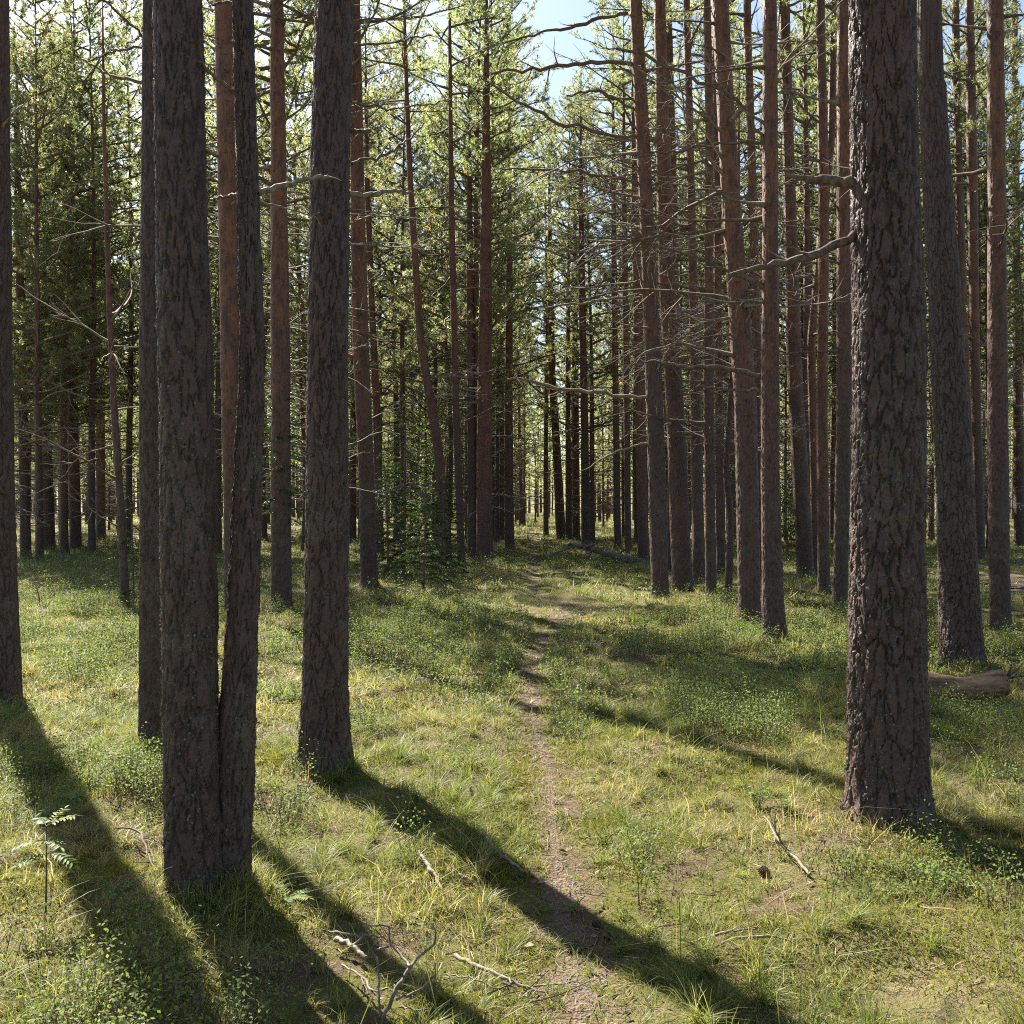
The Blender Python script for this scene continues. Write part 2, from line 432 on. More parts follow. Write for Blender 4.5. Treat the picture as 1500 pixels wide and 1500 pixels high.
def crown_mesh(seed, z0, z1, rmax, nbranch, young=False, per=12, w=.016, stem=None, tw=7, sparse=1.0):
    """pine crown: limbs, twigs and needle tufts. stem(z) gives the trunk centre."""
    rg = np.random.default_rng(seed)
    mb = MB(); tp = []; ta = []
    for b in range(nbranch):
        t = (b+rg.random())/nbranch
        z = z0+(z1-z0)*t**.95
        if young: L_ = rmax*(1-t)**.75*rg.uniform(.6, 1.1)+.2
        else: L_ = rmax*(math.sin(PI*min(1, .22+t*.78))**.6)*rg.uniform(.55, 1.1)+.25
        az = b*2.399+rg.uniform(-.6, .6)
        up = rg.uniform(-.05, .35)+.65*t**2
        o = stem(z) if stem is not None else np.zeros(2)
        c = curve((o[0], o[1], z), (math.cos(az), math.sin(az), up), L_, 7, .09, .35, rg)
        v, f = tube(c, np.linspace(.016+.012*L_, .006, 8), 4); mb.add(v, f, 1, tint=.5, dry=0)
        if rg.random() > sparse: continue
        nt = max(3, int(tw*(.55+L_/1.9)))
        for k in range(nt):
            tt = rg.uniform(.28 if not young else .2, 1)
            x = tt*7; i = min(6, int(x)); p = c[i]+(c[i+1]-c[i])*(x-i)
            d = nrm(nrm(c[i+1]-c[i])*.7+rg.normal(size=3)*[.75, .75, .45]+[0, 0, .25])
            tl = rg.uniform(.25, .7)*(1.15-.4*tt)
            cc = curve(p, d, tl, 4, .12, .4, rg)
            v, f = tube(cc, np.array([.006, .005, .004, .003, .002])*1.2, 3); mb.add(v, f, 1, tint=.5, dry=0)
            m = max(3, int(tl*9))
            for q in range(m):
                y = (1-.75*q/m)*4; j = min(3, int(y-1e-6))
                pp = cc[j]+(cc[j+1]-cc[j])*(y-j)
                tp.append(pp+rg.normal(size=3)*.02); ta.append(nrm(cc[j+1]-cc[j]))
                if q == 0 or rg.random() < .35:
                    sd = nrm(ta[-1]+rg.normal(size=3)*.8); tp.append(pp+sd*.09); ta.append(sd)
    needles(mb, np.array(tp), np.array(ta), rg, per, mat=0, w=w)
    return mb.mesh('crown', [M['needle'], M['twig_dark']], False), len(tp)

# shared whole-tree variants (background pines)
VAR = []
def bg_variant(k, Ht, r0, zc, rmax, nb, young):
    rg = np.random.default_rng(500+k)
    amp = rg.uniform(.05, .3); ph = rg.uniform(0, 6); az = rg.uniform(0, 6); lean = rg.uniform(-.02, .02, 2)
    def stem(z): return np.array([math.cos(az), math.sin(az)])*amp*math.sin(z*.32+ph)*min(1, z/5)*(1-.3*z/Ht)+lean*z
    z = np.linspace(-.25, Ht, 16)
    pts = np.array([[*stem(max(q, 0)), q] for q in z])
    rad = r0*(1-np.clip(z/Ht, 0, 1)**1.15*.93)
    zs = np.concatenate([[-.25, 0, .06, .15, .3, .6, 1], np.linspace(1.5, Ht, 30)])
    tm, V, R, TH = trunk_mesh(pts, rad, 14, zs, M['bark'], 60+k, fine=False, flare=.35)
    cm, nt = crown_mesh(800+k, zc, Ht+.1, rmax, nb, young, per=13, w=.018, stem=stem, tw=6 if not young else 8, sparse=.95)
    mb = MB()
    for q in range(64 if not young else 40):
        zz = rg.uniform(1.6 if not young else .8, zc+1.2); a = rg.uniform(0, 2*PI); o = stem(zz)
        add_dead_branch(mb, (o[0], o[1], zz), (math.cos(a), math.sin(a), rg.uniform(-.15, .35)), rg.uniform(.6, 2.5)*(.7+.5*zz/zc)*.8, rg.uniform(.011, .021), rg, int(rg.integers(2, 7)), 0, rg.uniform(-.4, .4), 4)
    bm_ = mb.mesh('branchwork', M['twig'])
    return dict(trunk=tm, crown=cm, branchwork=bm_, H=Ht, r=r0, stem=stem, zc=zc)
TALL = [bg_variant(0, 18.5, .145, 8.6, 2.4, 60, False), bg_variant(1, 17.5, .13, 7.4, 2.3, 62, False), bg_variant(2, 19.5, .16, 9.8, 2.5, 58, False), bg_variant(3, 17, .12, 6.4, 2.2, 66, False)]
YOUNG = [bg_variant(4, 12.5, .08, 3.1, 2.1, 58, True), bg_variant(5, 11, .07, 2.6, 1.9, 54, True), bg_variant(6, 14, .09, 4.2, 2.3, 60, True)]
NEARCROWN = [crown_mesh(900+k, 10.5+.6*k, 18.6, 1.7, 24, False, 12, .018)[0] for k in range(3)]

# ------------------------------------------------------------------ the pines one can tell apart
TREES = []      # (x, y, r) for keeping plants out of trunks
def pine(label, rows, base=None, depth=None, Ht=18, crown='tall', ndead=12, zdead=(1.8, 9.5), near=False, stems=None, dead_bias=None, mat=None, group=None, seed=1, lich=0, amp=.012, branches=()):
    """rows: (photo row, centre column, width in pixels) from the base up."""
    py, px, w = rows[0]
    if depth is None: x, d = ground_at(px, py)
    else: d = depth; x = (px-750)/F*d
    z0 = gz1(x, d)
    t = thing('pine_tree', label, 'pine tree', (x, d, z0), group)
    base = np.array([x, d, z0])
    rg = np.random.default_rng(1000+seed)
    first = True; info = None
    for si, rw in enumerate([rows]+list(stems or [])):
        rw = sorted(rw, key=lambda q: -q[0])
        pts = []; rad = []
        for k, (yy, xx, ww) in enumerate(rw):
            p = P3(xx, yy, d)-base
            if k == 0: p[2] = 0
            pts.append(p); rad.append(ww/2/F*d)
        pts = np.array(pts); rad = np.array(rad)
        # little sway in depth so that the stem is not flat, then on up beyond the frame
        sway = rg.uniform(-.06, .06)
        pts[:, 1] += sway*np.sin(pts[:, 2]*.6)
        if si: pts[:, 1] += .05
        ztop = pts[-1, 2]; dirx = (pts[-1, 0]-pts[max(0, len(pts)-3), 0])/max(.5, ztop-pts[max(0, len(pts)-3), 2])
        Hh = max(Ht, ztop+2.5)
        ex = []; er = []
        for q in (.15, .35, .6, .85, 1.):
            z = ztop+(Hh-ztop)*q
            ex.append([pts[-1, 0]+dirx*(z-ztop)*(1-.5*q)*.5, pts[-1, 1], z]); er.append(rad[-1]*(1-q*.9))
        pts = np.vstack([[pts[0]-[0, 0, .3]], pts, ex]); rad = np.concatenate([[rad[0]], rad, er])
        if near:
            segs = int(np.clip(2*PI*rad[1]/.0058, 80, 230)); dz = .0085
            vis = min(ztop+.3, 6.2)
            zs = np.concatenate([[-.3], np.arange(-.06, vis, dz), np.linspace(vis+.1, Hh, 40)])
            tm, V, R, TH = trunk_mesh(pts, rad, segs, zs, M['bark_near'], seed*3+si, amp=amp, flare=.24 if d < 8 else .10)
        elif d < 24.5:
            segs = int(np.clip(2*PI*rad[1]/.013, 36, 96)); vis = min(ztop+.3, 12)
            zs = np.concatenate([[-.3], np.arange(-.06, vis, .026 if d < 15 else .034), np.linspace(vis+.1, Hh, 20)])
            tm, V, R, TH = trunk_mesh(pts, rad, segs, zs, M['bark_mid'], seed*3+si, amp=.012, cell=(.05, .11), flare=.2)
        else:
            segs = 40 if d < 15 else 26
            zs = np.concatenate([[-.3, -.04, 0, .04, .09, .16, .25], np.arange(.35, min(ztop+.3, 12), .11 if d < 15 else .22), np.linspace(min(ztop+.4, 12.2), Hh, 14)])
            tm, V, R, TH = trunk_mesh(pts, rad, segs, zs, mat or M['bark'], seed*3+si, amp=.006, flare=.22, fine=False)
        to = link('trunk', tm, t)
        if lich and near:
            tag(link('lichen', lichen_mesh(V, segs, lich if si == 0 else lich//2, 3.6, seed+si), t), kind='stuff')
        if si == 0:
            info = (pts, rad)
            TREES.append((x, d, rad[1]*1.05))
        else: TREES.append((x+pts[1, 0], d, rad[1]))
    pts, rad = info
    cxy = lambda z: np.array([np.interp(z, pts[:, 2], pts[:, 0]), np.interp(z, pts[:, 2], pts[:, 1])])
    Hh = pts[-1, 2]
    # crown
    if crown == 'tall':
        cm = NEARCROWN[seed % 3]; s = Hh/18.6
        o = cxy(Hh*.7)
        link('crown', cm, t, (o[0], o[1], 0), (0, 0, rg.uniform(0, 6.28)), (s, s, s))
    elif crown == 'young':
        v = YOUNG[seed % 3]; s = Hh/v['H']; o = cxy(Hh*.5)
        link('crown', v['crown'], t, (o[0], o[1], 0), (0, 0, rg.uniform(0, 6.28)), (s, s, s))
    # dead branches, each one an object
    if not near and d < 26 and 930 < px < 1120: ndead = int(ndead*2.6)
    elif not near and d >= 26 and crown == 'tall': ndead = int(ndead*1.8)
    for k in range(ndead):
        z = rg.uniform(*zdead); z = min(z, Hh*.75)
        a = rg.uniform(0, 2*PI)
        if dead_bias is not None and rg.random() < .65: a = dead_bias+rg.normal()*.5
        c = cxy(z); r = np.interp(z, pts[:, 2], rad)*.8
        i = int(rg.integers(0, 9)); s = rg.uniform(.7, 1.35)*(.75+.5*min(1, z/9))
        if near: i = int(rg.choice([5, 7, 8])); s = rg.uniform(.5, .9)
        link('dead_branch', DEAD[i], t, (c[0]+r*math.cos(a), c[1]+r*math.sin(a), z), (rg.uniform(0, 6.28), rg.uniform(-.45, .2), a), (s, s, s))
    # branches drawn from the photo: list of (px, py, width px) from the trunk outward, depth drift
    for bi, (bl, drift, m, tw) in enumerate(branches):
        mb = MB(); b = np.array([P3(q[0], q[1], d) for q in bl])-base
        n = len(b); b[:, 1] += np.linspace(0, 1, n)**1.2*drift
        s = np.concatenate([[0], np.cumsum(np.linalg.norm(np.diff(b, axis=0), axis=1))]); ss = np.linspace(0, s[-1], 18)
        cc = np.stack([np.interp(ss, s, b[:, k]) for k in range(3)], 1)
        ker = np.array([.25, .5, .25])
        for _ in range(3): cc[1:-1] = .25*cc[:-2]+.5*cc[1:-1]+.25*cc[2:]
        cc += (np.random.default_rng(bi+seed*7).normal(size=cc.shape))*s[-1]*.009
        rr = np.interp(ss, s, np.array([q[2]/2.3/F*d for q in bl]))*(1+np.random.default_rng(bi).normal(size=18)*.09)
        capped(mb, cc, rr, 8)
        r2 = np.random.default_rng(bi+seed*17)
        for q in range(tw):
            i = int(r2.integers(5, 18)); dd = nrm(nrm(cc[-1]-cc[0])*.8+r2.normal(size=3)*.6)
            l = s[-1]*r2.uniform(.1, .3)
            v, f = tube(curve(cc[i], dd, l, 5, .15, .2, r2), np.linspace(max(rr[i]*.5, .003), .0015, 6), 4); mb.add(v, f)
        mb.build('branch', M[m], t)
    return t

PW = math.pi
# nearest five
pine('thick dark pine cut by the left edge, its shadow crossing the grass towards the camera', [(1038, -2, 66), (800, -6, 58), (500, -8, 54), (250, -11, 52), (0, -14, 52)], near=True, seed=2, ndead=3, lich=900)
pine('slim reddish pine close behind the twin-stemmed pine, its edge sunlit', [(1096, 222, 36), (900, 223, 34), (500, 223, 32), (200, 224, 29), (0, 224, 28)], near=True, seed=3, ndead=3, zdead=(3.5, 8), lich=700, amp=.008,
     branches=[([(214, 122, 6), (150, 100, 5), (90, 55, 3)], .3, 'twig_dark', 4), ([(214, 66, 5), (160, 62, 4), (100, 62, 3)], .3, 'twig_dark', 4), ([(214, 55, 5), (175, 25, 4), (140, -5, 3)], -.3, 'twig_dark', 3)])
pine('twin-stemmed pine, a thick and a slender stem joined at the base, nearest the camera',
     [(1312, 288, 92), (1150, 284, 86), (1000, 282, 84), (700, 281, 83), (500, 278, 81), (250, 270, 76), (0, 265, 73)], near=True, seed=4, ndead=0, lich=2600,
     stems=[[(1312, 330, 64), (1230, 336, 60), (1100, 343, 58), (1000, 348, 54), (900, 353, 48), (800, 358, 46), (600, 366, 38), (500, 368, 37), (300, 363, 32), (0, 354, 30)]],
     branches=[([(380, 283, 11), (405, 270, 10), (440, 252, 8), (472, 240, 6)], .15, 'twig', 4), ([(352, 285, 8), (325, 278, 6), (288, 271, 4)], .2, 'twig_dark', 1),
               ([(346, 140, 7), (310, 110, 6), (285, 90, 4)], -.1, 'twig_dark', 2), ([(362, 10, 9), (330, -5, 6), (300, -10, 4)], .1, 'twig_dark', 1), ([(384, 296, 4), (420, 302, 3), (455, 307, 2)], .1, 'twig', 2),
               ([(376, 145, 5), (390, 133, 5)], .0, 'twig_dark', 0)])
pine('straight dark pine throwing a long diagonal shadow towards the path', [(1126, 475, 80), (1060, 476, 74), (1000, 477, 71), (750, 481, 67), (500, 482, 63), (250, 484, 62), (0, 491, 59)], near=True, seed=5, ndead=2, zdead=(4, 7), lich=1500,
     branches=[([(512, 284, 9), (545, 280, 8), (575, 266, 7), (602, 262, 5)], .3, 'twig', 3), ([(512, 192, 8), (530, 196, 7), (546, 200, 7)], -.1, 'twig_dark', 0), ([(514, 238, 6), (550, 222, 5), (585, 185, 4), (612, 130, 2)], .5, 'twig_dark', 4),
               ([(515, 66, 5), (560, 45, 4), (625, 8, 3)], .4, 'twig_dark', 4), ([(514, 150, 4), (570, 145, 3), (655, 108, 2)], .4, 'twig_dark', 4)])
pine('broadest pine, deeply furrowed bark and a long bare curved branch', [(1208, 1302, 128), (1150, 1301, 121), (1000, 1299, 118), (800, 1300, 111), (500, 1300, 108), (250, 1295, 101), (0, 1290, 100)], near=True, seed=6, ndead=0, lich=3800, amp=.017,
     branches=[([(1250, 345, 15), (1215, 366, 14), (1165, 388, 13), (1110, 402, 11), (1050, 420, 6)], -.25, 'twig_dark', 7), ([(1250, 268, 20), (1215, 262, 17), (1185, 255, 11), (1158, 247, 6)], .1, 'twig_dark', 6)])
pine('rough leaning pine right behind the broadest pine, left side lit', [(978, 1411, 66), (900, 1406, 60), (800, 1399, 57), (600, 1389, 52), (400, 1380, 47), (200, 1370, 42), (0, 1362, 40)], near=True, seed=7, ndead=0, lich=1500, amp=.014)
# middle distance
MID = [
 ('brown pine near the edge of the wood beside a bare sandy track', [(922, 1465, 31), (600, 1462, 30), (300, 1460, 27), (0, 1457, 25)], None, 6, (5, 10), 'tall'),
 ('pine with mossy spruce sprays round it, between twin-stemmed and straight dark pine', [(892, 412, 31), (500, 411, 29), (0, 405, 21)], None, 12, (3, 10), 'tall'),
 ('bright red-barked pine seen over the slender stem of the twin pine', [(905, 342, 26), (700, 340, 25), (400, 335, 29), (0, 326, 27)], None, 9, (4, 10), 'tall'),
 ('thin crooked young pine standing alone in the grassy gap', [(890, 184, 13), (750, 178, 11), (600, 168, 10), (450, 160, 8), (200, 152, 6)], None, 12, (1, 5), 'none'),
 ('pine half hidden behind the straight dark pine, pale bark flakes at its foot', [(857, 541, 27), (700, 537, 24), (500, 528, 25), (300, 524, 22), (0, 520, 17)], None, 10, (2, 9), 'tall'),
 ('thin red pine next to the one with pale flakes at its foot', [(815, 557, 12), (600, 552, 11), (450, 545, 9), (280, 538, 8)], None, 10, (3, 9), 'tall'),
 ('leaning curved thin pine above the dark spruce thicket', [(800, 657, 15), (650, 641, 14), (500, 616, 12), (300, 603, 9)], 29., 12, (4, 11), 'tall'),
 ('thin pine just right of the leaning curved one', [(800, 676, 11), (600, 668, 10), (350, 662, 9)], 30., 12, (4, 11), 'tall'),
 ('sturdy dark pine beside the path where it narrows', [(820, 710, 25), (700, 709, 23), (450, 711, 19), (300, 712, 16)], None, 14, (4, 11), 'tall'),
 ('slender black pine standing alone at the left rim of the path', [(803, 746, 15), (600, 745, 12), (440, 746, 10)], None, 12, (4, 12), 'tall'),
 ('pine between the leaning curved pine and the sturdy dark one', [(806, 692, 14), (600, 690, 12), (400, 688, 10)], 33., 12, (4, 12), 'tall'),
 ('gently swerving pine right of the far path end', [(791, 822, 15), (650, 815, 12), (560, 809, 11), (400, 806, 9)], None, 14, (4, 12), 'tall'),
 ('first of two close dark pines behind the fallen grey trunk', [(792, 844, 12), (600, 843, 10), (400, 842, 8)], None, 12, (4, 12), 'tall'),
 ('second of two close dark pines behind the fallen grey trunk', [(800, 858, 13), (600, 856, 11), (400, 852, 10)], None, 12, (4, 12), 'tall'),
 ('thin straight pine among the fallen trunk branches', [(806, 905, 11), (600, 902, 9), (300, 899, 7)], None, 12, (3, 12), 'tall'),
 ('thin dark pine rising behind the butt of the fallen grey trunk', [(812, 920, 10), (600, 918, 9), (300, 914, 8)], None, 12, (3, 12), 'tall'),
 ('dark pine behind and left of the reddish sunlit-edged pine', [(822, 943, 17), (600, 938, 15), (300, 930, 12)], None, 12, (3, 12), 'tall'),
 ('reddish pine with one bright sunlit edge at the start of the crowded stand', [(876, 967, 27), (650, 961, 27), (400, 951, 23), (200, 942, 22), (0, 931, 20)], None, 16, (3.2, 10), 'tall'),
 ('dark leaning pine close behind the reddish sunlit-edged pine', [(862, 1000, 31), (600, 989, 28), (400, 976, 25), (0, 966, 18)], None, 22, (2.8, 10), 'tall'),
 ('pole-thin pine with many short bare twigs', [(870, 1042, 17), (550, 1038, 16), (200, 1039, 13), (0, 1036, 11)], None, 26, (2.5, 9), 'tall'),
 ('brown pine behind the pole-thin twiggy one', [(855, 1024, 20), (600, 1020, 17), (300, 1012, 13), (0, 1006, 11)], None, 16, (3, 10), 'tall'),
 ('short-looking thin stem with a kink, tucked before the crowded stand', [(866, 1067, 11), (760, 1071, 12), (690, 1064, 9), (560, 1072, 8), (300, 1080, 7)], 19.5, 10, (2.5, 8), 'none'),
 ('tall bent orange pine glowing along one edge', [(914, 1098, 34), (700, 1094, 34), (600, 1092, 34), (450, 1082, 33), (280, 1070, 29), (0, 1055, 26)], None, 14, (3.5, 9), 'tall'),
 ('dark lichen-spotted pine in front of the bent orange pine', [(940, 1135, 38), (880, 1132, 33), (700, 1127, 29), (400, 1128, 26), (0, 1129, 22)], None, 12, (3, 9), 'tall'),
 ('grey-brown leaning pine with a pale edge and one stub twig', [(846, 1180, 25), (700, 1172, 23), (550, 1164, 22), (250, 1156, 17), (0, 1148, 15)], None, 10, (4, 11), 'tall'),
 ('narrow upright red pine next to the grey-brown leaning one', [(866, 1207, 19), (600, 1205, 17), (300, 1206, 17), (0, 1202, 14)], None, 10, (4, 11), 'tall'),
 ('warm brown pine half hidden by the broadest pine', [(886, 1230, 22), (600, 1236, 24), (300, 1238, 24), (0, 1236, 20)], None, 6, (4, 11), 'tall'),
 ('thin pine directly behind the bent orange pine', [(852, 1114, 14), (600, 1112, 14), (200, 1100, 13), (0, 1094, 12)], 24., 14, (3, 11), 'tall'),
 ('thin dark pine seen between two thicker ones above the curved branch', [(850, 1196, 12), (500, 1188, 12), (200, 1218, 11), (0, 1222, 10)], 26., 10, (4, 11), 'tall'),
 ('red pine with orange upper trunk between the leaning pine and the edge of the wood', [(812, 1422, 16), (500, 1412, 14), (250, 1404, 11), (0, 1400, 10)], None, 10, (4, 11), 'tall'),
 ('dark crooked pine with a thickened upper trunk', [(808, 1436, 14), (500, 1428, 13), (250, 1424, 15), (0, 1420, 12)], 30., 12, (3, 12), 'tall'),
 ('orange-edged thin pine beyond the sandy track', [(798, 1494, 17), (500, 1490, 12), (300, 1488, 11), (0, 1486, 9)], None, 12, (3, 12), 'tall'),
 ('slim pine behind the crowded stand with a brightly lit flank', [(846, 982, 14), (500, 990, 13), (250, 985, 12), (0, 978, 11)], 27., 14, (3, 11), 'tall'),
 ('straight thin pine rising behind the kinked stem', [(838, 1056, 13), (500, 1052, 12), (200, 1050, 11), (0, 1048, 10)], 25., 14, (3, 11), 'tall'),
 # left background row
 ('dark pine first in the row beyond the grassy gap', [(816, 38, 15), (500, 30, 12), (200, 26, 9)], None, 12, (2.5, 8), 'young'),
 ('stout dark pine second in the row beyond the grassy gap', [(806, 70, 22), (500, 62, 17), (200, 60, 12)], None, 14, (2.5, 8), 'young'),
 ('narrow dark pine third in the row beyond the grassy gap', [(797, 93, 13), (500, 90, 11), (200, 90, 8)], None, 14, (2.5, 8), 'young'),
 ('dark pine fourth in the row beyond the grassy gap', [(806, 111, 17), (500, 104, 14), (200, 100, 9)], None, 14, (2.5, 8), 'young'),
 ('dark pine at the right end of the row beyond the grassy gap', [(792, 148, 14), (500, 146, 12), (200, 140, 9)], None, 14, (2.5, 8), 'young'),
]
for k, (lab, rows, dep, nd, zd, cr) in enumerate(MID):
    br = ()
    if 'reddish pine with one' in lab:
        br = [([(946, 581, 6), (900, 580, 6), (840, 570, 6), (790, 556, 6), (745, 550, 4)], .6, 'twig', 6), ([(928, 95, 7), (860, 88, 7), (790, 90, 6), (720, 90, 4)], .5, 'twig_dark', 6), ([(944, 200, 6), (880, 192, 6), (800, 168, 6), (740, 125, 4), (705, 100, 3)], .5, 'twig_dark', 6),
              ([(934, 268, 5), (860, 250, 5), (800, 240, 4), (730, 235, 3)], .5, 'twig_dark', 5), ([(943, 345, 5), (880, 360, 5), (820, 365, 5), (745, 345, 3)], .4, 'twig', 6), ([(940, 430, 4), (870, 440, 4), (800, 445, 3)], .4, 'twig', 5),
              ([(921, 18, 6), (850, 32, 6), (790, 40, 4), (740, 45, 3)], .4, 'twig_dark', 4), ([(950, 648, 4), (900, 662, 4), (862, 685, 2)], .2, 'twig', 3), ([(940, 165, 5), (880, 128, 5), (830, 130, 3)], .3, 'twig_dark', 4)]
    if 'lichen-spotted' in lab:
        br = [([(1112, 548, 8), (1070, 538, 8), (1000, 532, 7), (955, 522, 5)], .4, 'twig_dark', 4), ([(1112, 572, 6), (1070, 570, 5), (1030, 562, 4)], .2, 'twig_dark', 3), ([(1122, 215, 6), (1090, 150, 6), (1040, 118, 6), (980, 80, 6), (910, 50, 5)], .3, 'twig_dark', 5),
              ([(1122, 210, 6), (1085, 205, 5), (1055, 207, 5), (1000, 214, 4), (930, 225, 3)], .2, 'twig_dark', 5)]
    pine(lab, rows, depth=dep, ndead=nd, zdead=zd, crown=cr, seed=20+k, Ht=18.5+(k*7 % 5)*.6 if cr == 'tall' else (12.5 if cr == 'young' else 7), dead_bias=PI if k % 3 else None, branches=br)

# ------------------------------------------------------------------ background pines, individual objects
ZONES = [(-400, 0, 'out of view'), (0, 205, 'behind the grassy gap near the left edge'), (205, 520, 'behind the twin-stemmed and the straight dark pine'), (520, 735, 'behind the dark spruce thicket'), (735, 830, 'where the path runs out of sight'),
         (830, 955, 'beyond the fallen grey trunk'), (955, 1245, 'behind the crowded sunlit stand'), (1245, 1500, 'beyond the broadest pine and the sandy track')]
placed = [(t[0], t[1]) for t in TREES]
def plant_bg(var, x, y, s, rs, label, group, detail=True, rz=None):
    z = gz1(x, y)
    t = thing('pine_tree', label, 'pine tree', (x, y, z), group, random.uniform(0, 6.28) if rz is None else rz)
    t.scale = (s*rs, s*rs, s)
    for part in ('trunk', 'crown', 'branchwork'):
        link(part, var[part], t)
    placed.append((x, y)); TREES.append((x, y, var['r']*s*rs))
    return t
br = random.Random(31)
count = 0; tries = 0
while count < 235 and tries < 60000:
    tries += 1
    d = math.sqrt(br.uniform(34**2, 96**2)) if br.random() < .75 else br.uniform(34, 52)
    px = br.uniform(-40, 1540)
    x = (px-750)/F*d
    if abs(x-float(path_x(np.array(d)))) < 1.3: continue
    if 560 < px < 960 and d < 36: continue
    if 120 < px < 200 and d < 45: continue
    if 800 < px < 960 and d < 44: continue
    if 330 < px < 620 and d < 43 and br.random() < .7: continue
    if px < 210 and d < 48 and br.random() < .5: continue
    mind = 1.5 if d < 50 else 1.9
    if any((x-a)**2+(d-b)**2 < mind**2 for a, b in placed): continue
    zone = next((z for z in ZONES if z[0] <= px < z[1]), ZONES[1] if px < 0 else ZONES[-1])
    young = br.random() < (.75 if px < 210 else .12 if d < 46 else .38)
    if px < 0: zone = ZONES[1]
    var = br.choice(YOUNG if young else TALL)
    s = br.uniform(.98, 1.28)
    kind = 'bushy younger pine' if young else 'tall thin pine'
    how = 'in the nearer ranks' if d < 52 else 'far back in the wood'
    plant_bg(var, x, d, s, br.uniform(.72, .98), f'{kind} {how} {zone[2]}', f'{kind}s {how} {zone[2]}')
    count += 1
# younger pines that hang their foliage into the left of the picture, and a few that fill the middle
for k, (px, d, s, v, lab) in enumerate([
    (58, 31, 1.3, 0, 'bushy pine with sunlit sprays behind the pine at the left edge'), (135, 35, 1.3, 2, 'bushy pine filling the gap over the thin crooked young pine'), (8, 33, 1.35, 1, 'bushy pine mostly hidden by the pine at the left edge'),
    (190, 38, 1.3, 2, 'bushy pine crown showing just left of the slim reddish pine'), (95, 40, 1.4, 0, 'tallest bushy pine rising over the row beyond the grassy gap'),
    (465, 31, .95, 1, 'bushy pine behind the straight dark pine'), (590, 38, 1.2, 2, 'bushy pine with grey-green crown over the spruce thicket'), (640, 42, 1.25, 0, 'full-crowned pine standing over the leaning curved pine'),
    (768, 78, 1.2, 2, 'small bushy pine at the far end of the path, left side'), (735, 46, 1.35, 2, 'leafy-crowned pine rising over the slender black pine'),
    (700, 33, 1.35, 2, 'pine with the palest, fullest sprays over the sturdy dark pine by the path'), (556, 46, 1.4, 0, 'pine with loose crown behind the thin red pine'), (800, 54, 1.4, 2, 'pine with hanging sprays over the gently swerving pine'),
    (868, 45, 1.35, 0, 'pine with full crown behind the two close dark pines'), (915, 50, 1.4, 2, 'pine with full crown left of the reddish sunlit-edged pine'), (1190, 42, 1.35, 2, 'bushy pine in the gap above the curved bare branch'),
    (1335, 40, 1.3, 0, 'bushy pine hidden for the most part by the broadest pine'), (1450, 36, 1.3, 2, 'bushy pine filling the gap beyond the edge-of-wood pine'), (1025, 48, 1.4, 0, 'bushy pine glimpsed between the crowded trunks'),
    (784, 88, 1.2, 1, 'tiny-looking bushy pine right where the path ends'), (320, 36, 1.4, 2, 'bushy pine behind the bright red-barked pine'), (250, 40, 1.4, 0, 'bushy pine hidden behind the twin-stemmed pine')]):
    x = (px-750)/F*d
    plant_bg(YOUNG[v], x, d, s*(1.12 if d < 60 else 1), 1.0, lab, None)
for k, (px, d, v, lab) in enumerate([(347, 22, 1, 'tall pine added to cast shade, hidden behind the slender stem of the twin pine'), (413, 21.5, 3, 'tall pine added to cast shade, hidden behind the pine with mossy spruce sprays'), (482, 20, 0, 'tall pine added to cast shade, hidden behind the straight dark pine'), (300, 44, 2, 'tall pine whose top shows between the red-barked pine and the twin pine'), (388, 47, 1, 'tall pine just left of the pine with mossy spruce sprays'), (446, 53, 3, 'tall pine filling the slot left of the straight dark pine'),  # first three are added pines whose crowns shade the middle ground
    (335, 60, 1, 'far tall pine behind the slender stem of the twin pine'), (528, 50, 3, 'tall pine just right of the straight dark pine, mostly hidden'), (585, 58, 1, 'far tall pine closing the gap over the leafy bush'), (150, 50, 3, 'tall pine under the sky gap left of the slim reddish pine'),
    (1290, 50, 3, 'tall pine wholly behind the broadest pine but for its crown'), (1345, 56, 1, 'tall pine in the slot between the broadest and the rough leaning pine'), (675, 62, 3, 'far tall pine whose crown fills the sky left of the path')]):
    plant_bg(TALL[v], (px-750)/F*d, d, 1.18, .9, lab, None)
# pines just outside the frame that shade the ground in it
for k, (x, y) in enumerate([(9, 9), (12, 14), (11, 4), (-5, -4), (3, -5), (6.5, -2), (-8, 1), (-12, 3), (8, -8), (-3, -9), (1, -12), (14, 20)]):
    plant_bg(TALL[k % 4], x, y, br.uniform(.9, 1.05), br.uniform(.9, 1.2), 'tall pine standing outside the view, shading the clearing', 'pines standing outside the view')

